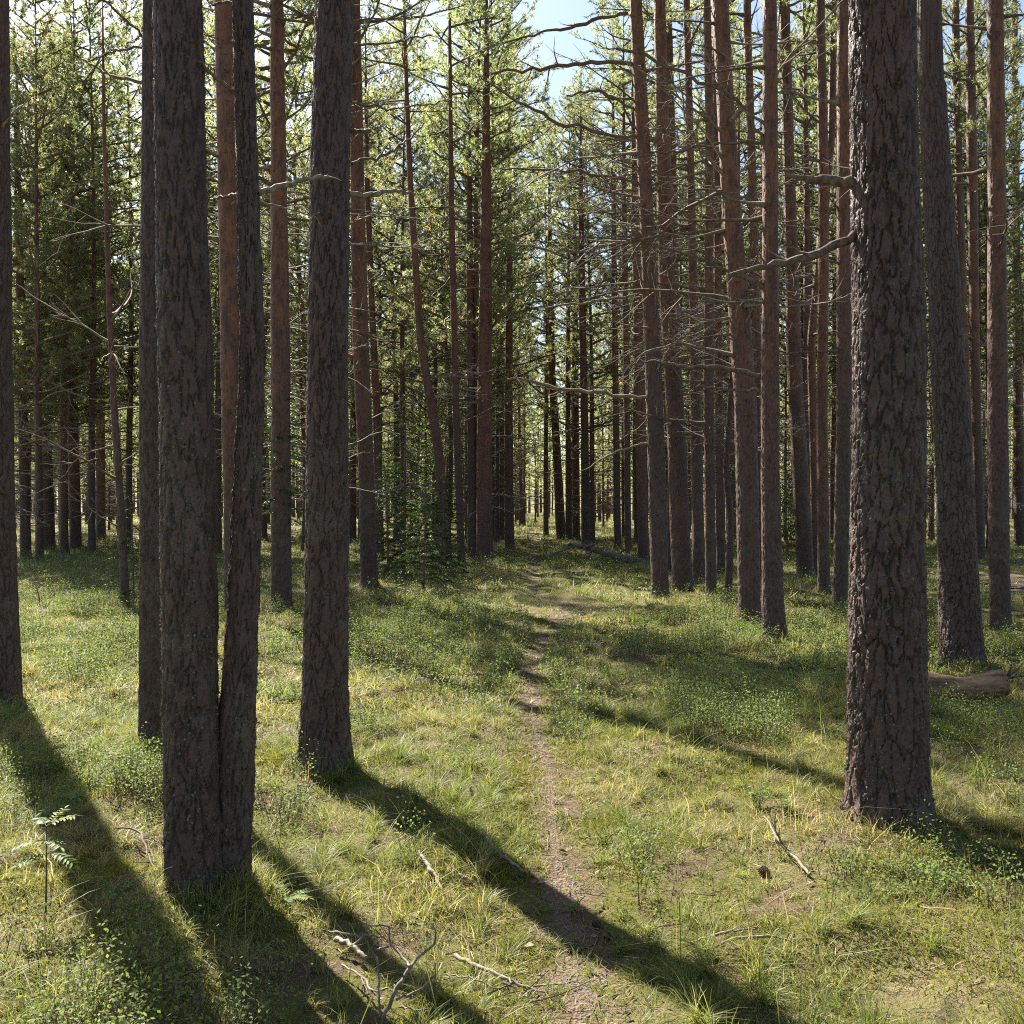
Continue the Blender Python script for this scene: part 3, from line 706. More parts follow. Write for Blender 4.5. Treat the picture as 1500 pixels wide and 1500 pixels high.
# ------------------------------------------------------------------ far-off wood: one mass
def far_wood():
    rg = np.random.default_rng(77); mb = MB()
    n = 950; pos = []
    while len(pos) < n:
        d = math.sqrt(rg.uniform(92**2, 185**2)); px = rg.uniform(-150, 1650); x = (px-750)/F*d
        if abs(x-float(path_x(np.array(d)))) < 1.6: continue
        pos.append((x, d))
    pos = np.array(pos); zg = gz(pos[:, 0], pos[:, 1])
    tp = []; ta = []
    for (x, y), z in zip(pos, zg):
        Hh = rg.uniform(15, 20); r = rg.uniform(.11, .19)
        l = rg.uniform(-.5, .5, 2)
        c = np.array([[x, y, z-.2], [x+l[0]*.3, y, z+Hh*.4], [x+l[0]*.6, y, z+Hh*.75], [x+l[0], y, z+Hh]])
        v, f = tube(c, [r, r*.8, r*.5, .03], 6); mb.add(v, f, 1, tint=.5, dry=0)
        m = 100; t = rg.random(m)**.8; zz = z+Hh*(.12+.9*t); rr = 2.0*np.sin(PI*np.clip(.2+.8*t, 0, 1))**.6*np.sqrt(rg.random(m)); a = rg.uniform(0, 6.28, m)
        tp.append(np.stack([x+l[0]*.7+rr*np.cos(a), y+rr*np.sin(a), zz], 1)); ta.append(nrm(np.stack([np.cos(a), np.sin(a), .5+0*a], 1)))
    needles(mb, np.concatenate(tp), np.concatenate(ta), rg, 9, (.25, .5), .075, 0, .02, 1.1)
    o = mb.build('distant_forest', [M['needle'], M['bark']], None, False)
    tag(o, 'far-off mass of pines closing the view behind the wood', 'forest', None, 'stuff')
far_wood()

# ------------------------------------------------------------------ spruces, leafy bushes
def spruce(label, px, py, hpx, seed, depth=None, wide=.32, dens=1., bare=.12):
    x, d = ground_at(px, py) if depth is None else ((px-750)/F*depth, depth)
    z = gz1(x, d); Hh = hpx/F*d
    t = thing('spruce_sapling', label, 'spruce', (x, d, z))
    rg = np.random.default_rng(seed)
    st = curve((0, 0, -.1), (rg.normal()*.03, rg.normal()*.03, 1), Hh+.1, 8, .015, 0, rg)
    mb = MB(); v, f = tube(st, np.linspace(.012*Hh, .004, 9), 7); mb.add(v, f); mb.build('trunk', M['twig_dark'], t)
    cr = MB(); tp = []; ta = []
    nb = int(Hh*22*dens)
    for b in range(nb):
        u = (b+rg.random())/nb; zz = Hh*(bare+(1-bare)*u)
        i = min(7, int(zz/Hh*8)); o = st[i]+(st[i+1]-st[i])*((zz/Hh*8)-i)
        a = b*2.399+rg.normal()*.3; L_ = Hh*wide*(1-u)**.85*rg.uniform(.6, 1.1)+.08
        c = curve(o, (math.cos(a), math.sin(a), rg.uniform(-.15, .25)), L_, 5, .05, -.25, rg)
        v, f = tube(c, np.linspace(.007, .002, 6), 3); cr.add(v, f, 1, tint=.5, dry=0)
        s = max(3, int(L_*26))
        for k in range(s):
            y = rg.uniform(.15, 1)*5; j = min(4, int(y-1e-6)); p = c[j]+(c[j+1]-c[j])*(y-j); dr = nrm(c[j+1]-c[j])
            side = np.cross(dr, [0, 0, 1.])*rg.choice([-1, 1])*rg.uniform(.0, .9); ax = nrm(dr+side+[0, 0, rg.uniform(-.35, .05)])
            ln = rg.uniform(.03, .16)*min(1, L_/.5+.3)
            for q in np.arange(0, ln+.01, .04): tp.append(p+ax*q); ta.append(ax)
    needles(cr, np.array(tp), np.array(ta), rg, 6, (.025, .055), .011, 0, .25 if dens > .8 else .1, .7)
    cr.build('crown', [M['spruce'], M['twig_dark']], t, False)
    TREES.append((x, d, .05))
spruce('small dark spruce at the front of the thicket, half in shade', 620, 866, 165, 1, wide=.36, dens=1.3)
spruce('tallest dark spruce of the thicket beside the bent dead pine', 592, 848, 270, 2, wide=.27, dens=1.2)
spruce('thin dark spruce close to the leaning curved pine', 645, 842, 150, 3, wide=.36, dens=1.2)
spruce('knee-high dark spruce at the edge of the sunny patch', 665, 850, 55, 4, wide=.45)
spruce('spindly spruce at the left end of the thicket', 570, 852, 190, 5, wide=.26, dens=1.)
spruce('bright-tipped spruce wrapped round a pine between the two foremost trunks', 405, 893, 395, 6, wide=.17, dens=.62, bare=.35)
spruce('little spruce with level sprays beside the slim reddish pine', 196, 884, 150, 7, wide=.3, dens=.7)
spruce('dark slender spruce behind the sturdy pine by the path', 688, 812, 190, 8, depth=35, wide=.2)
spruce('spruce bush glimpsed between the lichen-spotted and the grey-brown leaning pine', 1155, 825, 150, 9, depth=33, wide=.3)

def bush(label, px, py, hpx, wpx, seed, depth, nleaf, lsz=.05):
    x = (px-750)/F*depth; z = gz1(x, depth); Hh = hpx/F*depth; W = wpx/F*depth/2
    t = thing('leafy_bush', label, 'bush', (x, depth, z))
    rg = np.random.default_rng(seed); mb = MB(); ends = []
    for k in range(7):
        a = rg.uniform(0, 6.28); c = curve((0, 0, -.1), (math.cos(a)*.28, math.sin(a)*.28, 1), Hh*rg.uniform(.6, 1), 8, .08, .1, rg)
        v, f = tube(c, np.linspace(.02, .004, 9), 5); mb.add(v, f)
        for q in range(10):
            i = int(rg.integers(2, 9)); cc = curve(c[i], rg.normal(size=3)*[1, 1, .5]+[0, 0, .4], W*rg.uniform(.3, .9), 4, .1, .1, rg)
            v, f = tube(cc, np.linspace(.006, .002, 5), 3); mb.add(v, f); ends += list(cc[1:])
    mb.build('stem', M['twig_dark'], t)
    ends = np.array(ends); p = ends[rg.integers(0, len(ends), nleaf)]+rg.normal(size=(nleaf, 3))*.13
    leaves(p, lsz, rg, 'crown', t, M['broad'], .35)
def leaves(p, sz, rg, name, parent, mat, dry, up=.5):
    n = len(p); nd = nrm(rg.normal(size=(n, 3))*.8+[0, 0, up]); a = nrm(np.cross(nd, rg.normal(size=(n, 3)))); b = np.cross(nd, a)
    s = sz*rg.uniform(.6, 1.2, (n, 1))
    v = np.stack([p-a*s, p-b*s*.5+nd*s*.12, p+a*s, p+b*s*.5+nd*s*.12], 1).reshape(-1, 3)
    mb = MB(); mb.add(v, np.arange(n*4).reshape(-1, 4), 0, tint=np.repeat(rg.random(n), 4), dry=np.repeat((rg.random(n) < dry)*1., 4))
    return mb.build(name, mat, parent, False)
bush('bright green leafy bush glowing behind the dark spruce thicket', 605, 812, 250, 90, 3, 36, 2000, .055)
bush('green leafy bush in deep shade behind the leaning grey-brown pine', 1150, 812, 170, 70, 4, 36, 1500, .06)

# ------------------------------------------------------------------ dead wood
def sweep(mb, P, rr, n=20, sides=8, jit=.004, seed=0, mat=0):
    P = np.asarray(P, float); s = np.concatenate([[0], np.cumsum(np.linalg.norm(np.diff(P, axis=0), axis=1))]); ss = np.linspace(0, s[-1], n)
    cc = np.stack([np.interp(ss, s, P[:, k]) for k in range(3)], 1)
    for _ in range(3): cc[1:-1] = .25*cc[:-2]+.5*cc[1:-1]+.25*cc[2:]
    rg = np.random.default_rng(seed); cc += rg.normal(size=cc.shape)*jit
    r = np.interp(ss, s, rr)*(1+rg.normal(size=n)*.05)
    capped(mb, cc, r, sides, mat); return cc
def on_ground(px, py, lift=0.):
    x, d = ground_at(px, py); return np.array([x, d, gz1(x, d)+lift])

# bent dead pine in the thicket: an arch
x, d = ground_at(652, 826); b0 = np.array([x, d, gz1(x, d)])
t = thing('bent_dead_pine', 'dark dead young pine bent over into an arch in the spruce thicket', 'dead tree', b0)
mb = MB(); cc = sweep(mb, [P3(652, 832, d)-b0, P3(640, 770, d)-b0, P3(618, 722, d)-b0, P3(600, 706, d)-b0, P3(575, 716, d)-b0+[0, .2, 0], P3(552, 735, d)-b0+[0, .4, 0]], [.10, .09, .075, .06, .05, .03], 30, 9, .01, 4); mb.build('trunk', M['twig_dark'], t)
mb = MB(); sweep(mb, [P3(632, 752, d)-b0, P3(600, 790, d)-b0+[0, -.3, 0], P3(560, 800, d)-b0+[0, -.5, 0]], [.05, .035, .02], 12, 6, .01, 5)
add_dead_branch(mb, P3(618, 722, d)-b0, (-.8, -.3, -.4), 1.4, .02, rng, 6); add_dead_branch(mb, P3(640, 770, d)-b0, (-.9, -.3, -.2), 1.5, .02, rng, 6)
mb.build('branch', M['twig_dark'], t)

# fallen grey trunk across the right of the path
x, d = ground_at(905, 826); b0 = np.array([x, d, gz1(x, d)])
t = thing('fallen_tree', 'grey fallen trunk with broken branches lying right of the path in the distance', 'fallen trunk', b0)
mb = MB(); pts = [P3(832, 796, d+1.2)-b0, P3(860, 802, d+.7)-b0, P3(900, 815, d)-b0, P3(930, 822, d-.3)-b0, P3(962, 832, d-.6)-b0]
sweep(mb, pts, [.05, .08, .105, .12, .12], 26, 12, .02, 6); mb.build('trunk', M['greylog'], t)
for (a, b, c) in (((840, 800), (800, 815), (762, 842)), ((855, 803), (870, 798), (885, 789)), ((868, 806), (858, 822), (850, 838)), ((885, 812), (893, 826), (905, 838)), ((900, 815), (915, 806), (925, 798)), ((915, 820), (900, 835), (880, 845))):
    mb = MB(); cc = sweep(mb, [P3(*a, d+.6)-b0, P3(*b, d+.2)-b0, P3(*c, d)-b0], [.035, .025, .010], 12, 6, .01, a[0])
    for q in range(4): add_dead_branch(mb, cc[int(rng.integers(3, 11))], rng.normal(size=3)*[1, 1, .6], .5, .008, rng, 2)
    mb.build('branch', M['greylog'], t)

# rotten log behind the broadest pine
A = on_ground(1335, 1040); B = on_ground(1474, 1042); b0 = (A+B)/2
t = thing('fallen_log', 'short rotten log with orange-brown top lying behind the broadest pine', 'log', b0)
mb = MB(); ll = np.linspace(0, 1, 34)[:, None]; P = (A+[0, .35, .12])*(1-ll)+(B+[.02, .1, .20])*ll-b0; P[:, 2] += .03*np.sin(ll[:, 0]*7)
rr = (.075+.035*ll[:, 0])*(1+rng.normal(size=34)*.03); v, f = tube(P, rr, 22); v += (fbm(v[:, 0]*22, v[:, 2]*40+v[:, 1]*30, 3, 3)[:, None]-.5)*.022*nrm(v-np.repeat(P, 22, 0)); mb.add(v, f)
for e in (0, -1):
    ring = v[:22] if e == 0 else v[-22:]; k = np.arange(22); c = ring.mean(0)+(P[1]-P[0])*(1.2 if e == 0 else -1.5)
    mb.add(np.vstack([ring, c]), np.stack([k, (k+1) % 22, np.full(22, 22)], -1), 0)
mb.build('trunk', M['log'], t)
for q in P[::3]:
    w_ = b0+q; TREES.append((w_[0], w_[1]-.02, .22)); TREES.append((w_[0]*.97, w_[1]*.97-.08, .14))
mb = MB()
for q in range(7): add_dead_branch(mb, P[-2]+rng.normal(size=3)*.04, (.6+rng.normal()*.4, -.4+rng.normal()*.4, .3+rng.normal()*.4), .22, .012, rng, 2)
mb.build('root', M['twig_dark'], t)

def stick(label, pts, r, mat='stick', tw=0, seed=0, name='fallen_stick', lift=None, group=None):
    """pts: photo pixels on the ground (px, py, lift)"""
    P = np.array([on_ground(a, b, c) for a, b, c in pts]); b0 = P[0].copy()
    t = thing(name, label, 'stick', b0, group)
    mb = MB(); cc = sweep(mb, P-b0, np.array(r)*.82, 16, 7, .003, seed); mb.build('branch_wood', M[mat], t)
    rg = np.random.default_rng(seed+50)
    for q in range(tw):
        mb = MB(); i = int(rg.integers(4, 15)); add_dead_branch(mb, cc[i], nrm(nrm(cc[-1]-cc[0])+rg.normal(size=3)*[.7, .7, .2]+[0, 0, .15]), np.linalg.norm(P[-1]-P[0])*rg.uniform(.25, .5), np.interp(i, [0, 15], [r[0], r[-1]])*.6, rg, 2)
        mb.build('twig', M[mat], t)
    return t
stick('short pale barkless stick lying in the diagonal shadow', [(613, 1258, .03), (632, 1285, .035), (648, 1314, .03)], [.009, .012, .008], seed=1)
stick('bent pale stick in the moss left of the path', [(707, 1230, .05), (725, 1255, .03), (748, 1272, .03), (772, 1286, .02)], [.009, .011, .010, .006], seed=2)
stick('long thin brown stick pointing at the path, near the bottom edge', [(665, 1414, .04), (715, 1440, .04), (752, 1452, .03), (800, 1464, .02)], [.010, .009, .008, .004], 'twig', 2, 3)
stick('thin dark twig lying across the path', [(850, 1237, .03), (880, 1236, .03), (905, 1232, .035)], [.005, .006, .003], 'twig_dark', 1, 4)
stick('pale stub of stick beside the diagonal shadow', [(672, 1288, .02), (685, 1293, .02), (697, 1297, .015)], [.008, .009, .006], 'stick', 0, 5)
stick('thick pale stick left of the forked dead branch', [(490, 1395, .05), (515, 1405, .05), (535, 1416, .03)], [.012, .013, .009], 'stick', 1, 6)
stick('dark broken branch leaning out of the grassy gap', [(64, 898, .0), (58, 893, .16), (54, 893, .34)], [.02, .016, .010], 'twig_dark', 0, 7)
stick('small pale twig standing upright in the moss', [(692, 1181, .0), (692, 1179, .05), (690, 1178, .09)], [.008, .008, .006], 'stick', 0, 8)
stick('dry twig lying at the foot of the broadest pine', [(1385, 1245, .03), (1410, 1260, .03), (1432, 1270, .02)], [.005, .005, .003], 'stick', 1, 9)
stick('knotty grey branch lying in the grass before the broadest pine', [(1120, 1225, .10), (1145, 1255, .06), (1170, 1275, .04), (1185, 1290, .03)], [.005, .008, .010, .008], 'twig', 2, 10)
stick('dark twig heap stick among dry grass near the lower edge', [(1010, 1395, .03), (1060, 1385, .05), (1110, 1375, .04)], [.006, .007, .003], 'twig', 3, 11)
stick('curved pale stick on the dry grass right of the path', [(1030, 1410, .04), (1075, 1395, .05), (1130, 1385, .04), (1165, 1390, .02)], [.006, .007, .006, .003], 'stick', 1, 12)
stick('twig poking out right of the twin-stemmed pine', [(356, 1282, .04), (385, 1284, .06), (415, 1288, .05)], [.006, .005, .003], 'twig_dark', 1, 13)
stick('black fallen twig in the shadow left of the twin pine', [(170, 1240, .09), (205, 1246, .10), (228, 1286, .01)], [.004, .006, .005], 'twig_dark', 3, 14)

# the forked dead branch in the foreground
P0 = on_ground(560, 1496, .03); t = thing('forked_dead_branch', 'bare forked dead branch with curling pale twigs near the bottom edge', 'branch', P0)
def gb(a):
    P = []
    for q in a:
        d = P0[1]+(1500-q[1])/F*1.0+.04*math.sin(q[0]*.3); p = P3(q[0], q[1], d); p[2] = max(p[2], gz1(p[0], p[1])+.012); P.append(p)
    return np.array(P)-P0
for k, (a, r) in enumerate([([(560, 1497, .02), (580, 1450, .06), (598, 1420, .12), (610, 1405, .13)], [.008, .009, .0085, .008]), ([(610, 1405, .13), (632, 1390, .13), (640, 1372, .15), (633, 1352, .16)], [.007, .006, .005, .003]),
        ([(600, 1415, .12), (590, 1400, .13), (570, 1388, .13), (572, 1365, .16), (560, 1352, .17), (535, 1358, .15)], [.006, .006, .005, .005, .004, .002]), ([(580, 1465, .05), (612, 1450, .07), (640, 1428, .07), (638, 1412, .09)], [.006, .005, .004, .003]),
        ([(556, 1500, .03), (556, 1450, .10), (552, 1400, .16), (537, 1380, .18)], [.004, .005, .005, .003]), ([(570, 1388, .12), (545, 1390, .12), (535, 1402, .08)], [.005, .004, .003]), ([(585, 1475, .04), (620, 1482, .03), (650, 1500, .02)], [.005, .004, .003])]):
    mb = MB(); sweep(mb, gb(a), np.array(r)*.72, 16, 7, .003, k+30); mb.build('twig' if k else 'main_stem', M['twig'], t)
# fine twigs around it
for k, (a, r, l) in enumerate([([(480, 1384, .05), (520, 1394, .06), (560, 1396, .06)], [.005, .005, .003], 'thin pale twig reaching the forked dead branch from the side'), ([(500, 1430, .04), (530, 1450, .05), (560, 1490, .03)], [.004, .005, .004], 'brown twig under the forked dead branch'),
        ([(655, 1440, .03), (690, 1450, .04), (740, 1462, .02)], [.004, .004, .002], 'very thin twig beside the long thin brown stick'), ([(760, 1462, .02), (800, 1455, .03), (850, 1448, .02)], [.003, .004, .002], 'thin twig crossing the lower end of the path')]):
    stick(l, a, r, 'twig', 2, 70+k)

def cone(label, px, py, s=.022, seed=0):
    p = on_ground(px, py, .02); t = thing('pine_cone', label, 'pine cone', p, None, seed*1.3)
    mb = MB(); n = 70; k = np.arange(n); u = (k+.5)/n; a = k*2.399
    r = s*np.sin(PI*(.12+.83*u))**.8; c = np.stack([r*np.cos(a), (u-.5)*s*2.6, r*np.sin(a)], 1)
    out = nrm(np.stack([np.cos(a), -.5+0*a, np.sin(a)], 1)); tn = nrm(np.stack([-np.sin(a), 0*a, np.cos(a)], 1)); ax = np.cross(out, tn); w = s*.30
    v = np.stack([c-tn*w-out*.3*w, c+tn*w-out*.3*w, c+out*w*1.3+tn*w*.5-ax*w*.4, c+out*w*1.3-tn*w*.5-ax*w*.4, c+out*w*.8+ax*w*.6], 1)
    base = np.arange(n)[:, None]*5
    mb.add(v.reshape(-1, 3), (base+np.array([[0, 1, 2, 3]])).reshape(-1, 4), 0)
    mb.add(v.reshape(-1, 3), np.concatenate([base+[0, 4, 3], base+[1, 2, 4], base+[3, 4, 2]]), 0)
    v, f = tube(np.array([[0, -s*1.2, 0], [0, -s*.5, 0], [0, s*.5, 0], [0, s*1.15, 0]]), [s*.35, s*.75, s*.7, s*.25], 8); mb.add(v, f)
    mb.build('scales', M['cone'], t)
cone('dark pine cone on the path at the edge of the diagonal shadow', 873, 1360, .013, 1)
cone('pine cone on the path just below the first', 888, 1378, .012, 2)
cone('grey open pine cone in the hollow before the broadest pine', 1120, 1284, .018, 3)
cone('pine cone in the shadow strip lower on the path', 945, 1418, .012, 4)

# ------------------------------------------------------------------ small green plants
def leaflet_blade(mb, p, d, up, ln, wd, tint, dry):
    s = nrm(np.cross(d, up)); n = np.cross(s, d); P = []
    for u, w in ((0, .15), (.3, .9), (.65, .8)): P += [p+d*ln*u-s*wd*w*.5+n*wd*.14*w-up*ln*.1*u*u, p+d*ln*u-up*ln*.1*u*u, p+d*ln*u+s*wd*w*.5+n*wd*.14*w-up*ln*.1*u*u]
    P.append(p+d*ln-up*ln*.12)
    mb.add(P, [(0, 1, 4, 3), (1, 2, 5, 4), (3, 4, 7, 6), (4, 5, 8, 7)], 0, tint=tint, dry=dry)
    mb.add(P, [(6, 7, 9), (7, 8, 9)], 0, tint=tint, dry=dry)
def rowan(label, px, py, stem_h, leaves_, seed, name='rowan_sapling'):
    p = on_ground(px, py); t = thing(name, label, 'sapling', p); rg = np.random.default_rng(seed)
    st = curve((0, 0, -.02), (.02, .02, 1), stem_h+.02, 7, .04, 0, rg)
    mb = MB(); v, f = tube(st, np.linspace(.0045, .002, 8), 6); mb.add(v, f); mb.build('stem', M['twig_dark'], t)
    for (az, el, ln, zf, dry) in leaves_:
        mb = MB(); i = max(1, int(zf*7)); b = st[i]
        c = curve(b, (math.cos(az)*math.cos(el), math.sin(az)*math.cos(el), math.sin(el)), ln, 9, .03, -.5, rg)
        v, f = tube(c, np.linspace(.0016, .0008, 10), 4); mb.add(v, f, 0, tint=.3, dry=dry)
        for k in range(2, 9):
            d0 = nrm(c[k+1 if k < 9 else k]-c[k-1]); sd = nrm(np.cross(d0, [0, 0, 1.]))
            for q in (-1, 1):
                leaflet_blade(mb, c[k], nrm(d0*.45+sd*q+[0, 0, rg.uniform(-.15, .1)]), nrm(np.array([0, 0, 1.])+rg.normal(size=3)*.15), ln*.30*rg.uniform(.85, 1.1), ln*.105, rg.random(), dry)
        leaflet_blade(mb, c[-1], nrm(c[-1]-c[-2]), np.array([0, 0, 1.]), ln*.28, ln*.1, rg.random(), dry)
        mb.build('leaf', M['broad'], t)
rowan('young rowan with feathery leaves and yellow-green top in the shadow near the left edge', 66, 1345, .36, [(.3, .5, .12, 1, 1), (2.2, .3, .12, 1, 0), (-.7, .3, .13, .9, 0), (3.4, .1, .13, .9, 0), (1.2, .6, .11, 1, 1), (-2.0, .2, .13, .8, 0), (-.2, .1, .14, .75, 0)], 1)
rowan('rowan leaf spray pushing up at the foot of the pine at the left edge', 12, 1075, .22, [(.2, .3, .16, 1, 0), (2.6, .3, .15, 1, 0), (-1.2, .3, .16, .8, 0)], 2)
rowan('second young rowan leaning right in the shadow of the pine at the left edge', 100, 1205, .16, [(.1, .35, .17, 1, 1), (-.9, .3, .16, 1, 0), (2.3, .4, .15, .9, 0), (-2.2, .2, .15, .8, 0)], 3)
rowan('tiny rowan seedling growing by the foot of the twin pine', 300, 1345, .05, [(.2, .5, .08, 1, 0), (2.2, .5, .08, 1, 0), (-1.9, .4, .08, 1, 0), (-.6, .3, .07, 1, 0)], 4)
rowan('low green seedling right of the twin pine', 425, 1340, .07, [(.5, .5, .10, 1, 0), (2.5, .5, .10, 1, 0), (-1.5, .4, .10, 1, 0), (-.4, .4, .1, 1, 1)], 5)
rowan('low leafy seedling with three arms at the left of the twin pine shadow', 160, 1340, .08, [(.5, .5, .11, 1, 0), (2.5, .5, .10, 1, 0), (-1.5, .4, .11, 1, 0)], 6)
def broad_plant(label, px, py, h, n, ln, seed, dry=.3):
    p = on_ground(px, py); t = thing('green_seedling', label, 'plant', p); rg = np.random.default_rng(seed)
    sm = MB(); lm = MB()
    for k in range(max(1, n//5)):
        a = rg.uniform(0, 6.28); c = curve((0, 0, -.01), (math.cos(a)*.35, math.sin(a)*.35, 1), h*rg.uniform(.6, 1), 6, .06, 0, rg)
        v, f = tube(c, np.linspace(.002, .001, 7), 4); sm.add(v, f)
        for q in range(5):
            b = c[int(rg.integers(3, 7))]; az = rg.uniform(0, 6.28); d0 = nrm(np.array([math.cos(az), math.sin(az), rg.uniform(-.2, .4)]))
            leaflet_blade(lm, b, d0, nrm(np.array([0, 0, 1.])+rg.normal(size=3)*.2), ln*rg.uniform(.7, 1.15), ln*.42, rg.random(), float(rg.random() < dry))
    sm.build('stem', M['twig'], t); lm.build('foliage', M['broad'], t)
broad_plant('bright bushy seedling in the grass left of the broadest pine', 1112, 1185, .17, 60, .035, 1, .4)
broad_plant('second bushy seedling just right of the bright one', 1145, 1195, .13, 40, .03, 2, .2)
broad_plant('four-leaved seedling in the shade above the forked dead branch', 602, 1350, .05, 5, .035, 3, 0)
broad_plant('tiny pale seedling right of the forked dead branch', 637, 1455, .05, 5, .022, 4, .2)
broad_plant('yellow-green grassy sprig at the edge of the path shadow', 870, 1145, .06, 10, .03, 5, .6)
broad_plant('leafy sprig growing before the rotten log', 1412, 1058, .13, 30, .03, 6, .2)

# ------------------------------------------------------------------ ground sheet and paths
def spaced(a0, fine, far, growth, step):
    out = [0.]; s = step
    while out[-1] < far:
        out.append(out[-1]+s)
        if out[-1] > fine: s *= growth
    return np.array(out)
xp = spaced(0, 5.5, 260, 1.055, .055); xs = np.concatenate([-xp[:0:-1], xp])
yp = spaced(0, 9, 420, 1.035, .05)+1.5; ym = 1.5-spaced(0, .2, 120, 1.2, .15)[:0:-1]; ys = np.concatenate([ym, yp])
MOUNDS += TREES[:8]
X, Y = np.meshgrid(xs, ys); Z = gz(X, Y)
nx, ny = len(xs), len(ys)
I = (np.arange(ny-1)[:, None]*nx+np.arange(nx-1)[None]).ravel()
worn = np.clip(1.25-np.abs(X-path_x(Y))/(path_w(Y)*1.0)+2.6*(fbm(X*3.4, Y*3.4, 77, 3)-.5), 0, 1)*(Y > 0)
mb = MB(); mb.add(np.stack([X, Y, Z], -1).reshape(-1, 3), np.stack([I, I+1, I+nx+1, I+nx], -1), worn=worn.ravel())
tag(mb.build('ground', M['ground']), kind='structure')
def strip(name, ysamp, cx, hw, n=11, lift=.004):
    rg = np.random.default_rng(5); V = []
    for y, c, w in zip(ysamp, cx, hw):
        wl = max(.02, w*(-.55+3.0*float(fbm(np.array([y*6.3]), np.array([1.5]), 3, 4)[0]))); wr = max(.02, w*(-.55+3.0*float(fbm(np.array([y*6.3]), np.array([7.7]), 4, 4)[0])))
        V.append(np.stack([c-wl+(wl+wr)*np.linspace(0, 1, n), np.full(n, y)], 1))
    V = np.array(V).reshape(-1, 2); z = gz(V[:, 0], V[:, 1])+lift
    # drape: stay above the sheet's facets
    m = len(ysamp); I = (np.arange(m-1)[:, None]*n+np.arange(n-1)[None]).ravel()
    mb = MB(); mb.add(np.stack([V[:, 0], V[:, 1], z], 1), np.stack([I, I+1, I+n+1, I+n], -1))
    return tag(mb.build(name, M['path']), kind='structure')
yy = np.concatenate([np.arange(1.6, 10, .018), np.arange(10, 25, .12), np.arange(25, 60, .5)])
strip('footpath', yy, path_x(yy)+.10*(fbm(yy*.9, yy*0, 8, 3)-.5), path_w(yy)*.46*np.clip(3.2*(fbm(yy*.8+4, yy*0, 12, 2)-.28), .25, 1.2), lift=.004)
yy = np.arange(17, 25, .15)
strip('sandy_track', yy, np.interp(yy, [17, 21, 25], [9.6, 10.6, 12.2]), np.full(len(yy), .9), lift=.02)

# ------------------------------------------------------------------ scattered ground cover
def scatter(n, d0, d1, margin=1.15, seed=0, power=1.):
    rg = np.random.default_rng(seed)
    u = rg.random(n); d = np.sqrt(d0*d0+(d1*d1-d0*d0)*u) if power == 1 else d0*(d1/d0)**u
    x = rg.uniform(-.5*margin, .5*margin, n)*d+rg.uniform(-.5, .5, n)*(2.4 if d1 < 20 else .6)
    return x, d, rg
def clear_mask(x, y, pad=.0):
    ok = np.ones(len(x), bool)
    for tx, ty, tr in TREES:
        if ty > 45: continue
        ok &= (x-tx)**2+(y-ty)**2 > (tr*.95+pad)**2
    return ok
def path_d(x, y): return np.abs(x-path_x(y))/path_w(y)
def track_d(x, y): return np.where((y > 16.5) & (y < 25.5), np.abs(x-np.interp(y, [17, 21, 25], [9.6, 10.6, 12.2]))/.9, 9.)
def field(x, y, s, sc): return fbm(x*sc+s*3.7, y*sc-s*1.9, 200+s, 3)

def blades(mb, x, y, h, w, rg, lean, dry, tint, seg=2, az=None, mat=0):
    n = len(x); z = gz(x, y)-.006
    a = rg.uniform(0, 2*PI, n) if az is None else az
    face = rg.uniform(0, 2*PI, n)
    ld = np.stack([np.cos(a), np.sin(a), 0*a], 1); s = np.stack([np.cos(face), np.sin(face), 0*a], 1)*w[:, None]*.5
    b = np.stack([x, y, z], 1); up = np.array([0, 0, 1.])
    def pt(t): return b+up*(h*t*(1-.35*lean*t))[:, None]+ld*(h*lean*t**1.8)[:, None]
    if seg == 2:
        m = pt(.5); tp = pt(1.)
        v = np.stack([b-s, b+s, m+s*.8, m-s*.8, tp], 1).reshape(-1, 3); k = np.arange(n)[:, None]*5
        ti = np.repeat(tint, 5); dr = np.repeat(dry, 5)
        n0 = mb.n
        mb.add(v, k+[0, 1, 2, 3], mat, tint=ti, dry=dr)
        mb.f[3].append(k+[3, 2, 4]+n0); mb.m[3].append(np.full(n, mat))
    elif seg == 3:
        m1 = pt(.35); m2 = pt(.72); tp = pt(1.)
        v = np.stack([b-s, b+s, m1+s*.9, m1-s*.9, m2+s*.6, m2-s*.6, tp], 1).reshape(-1, 3); k = np.arange(n)[:, None]*7
        ti = np.repeat(tint, 7); dr = np.repeat(dry, 7); n0 = mb.n
        mb.add(v, k+[0, 1, 2, 3], mat, tint=ti, dry=dr)
        mb.f[4].append(k+[3, 2, 4, 5]+n0); mb.m[4].append(np.full(n, mat)); mb.f[3].append(k+[5, 4, 6]+n0); mb.m[3].append(np.full(n, mat))
    else:
        tp = pt(1.); v = np.stack([b-s, b+s, tp], 1).reshape(-1, 3)
        mb.add(v, np.arange(n*3).reshape(-1, 3), mat, tint=np.repeat(tint, 3), dry=np.repeat(dry, 3))

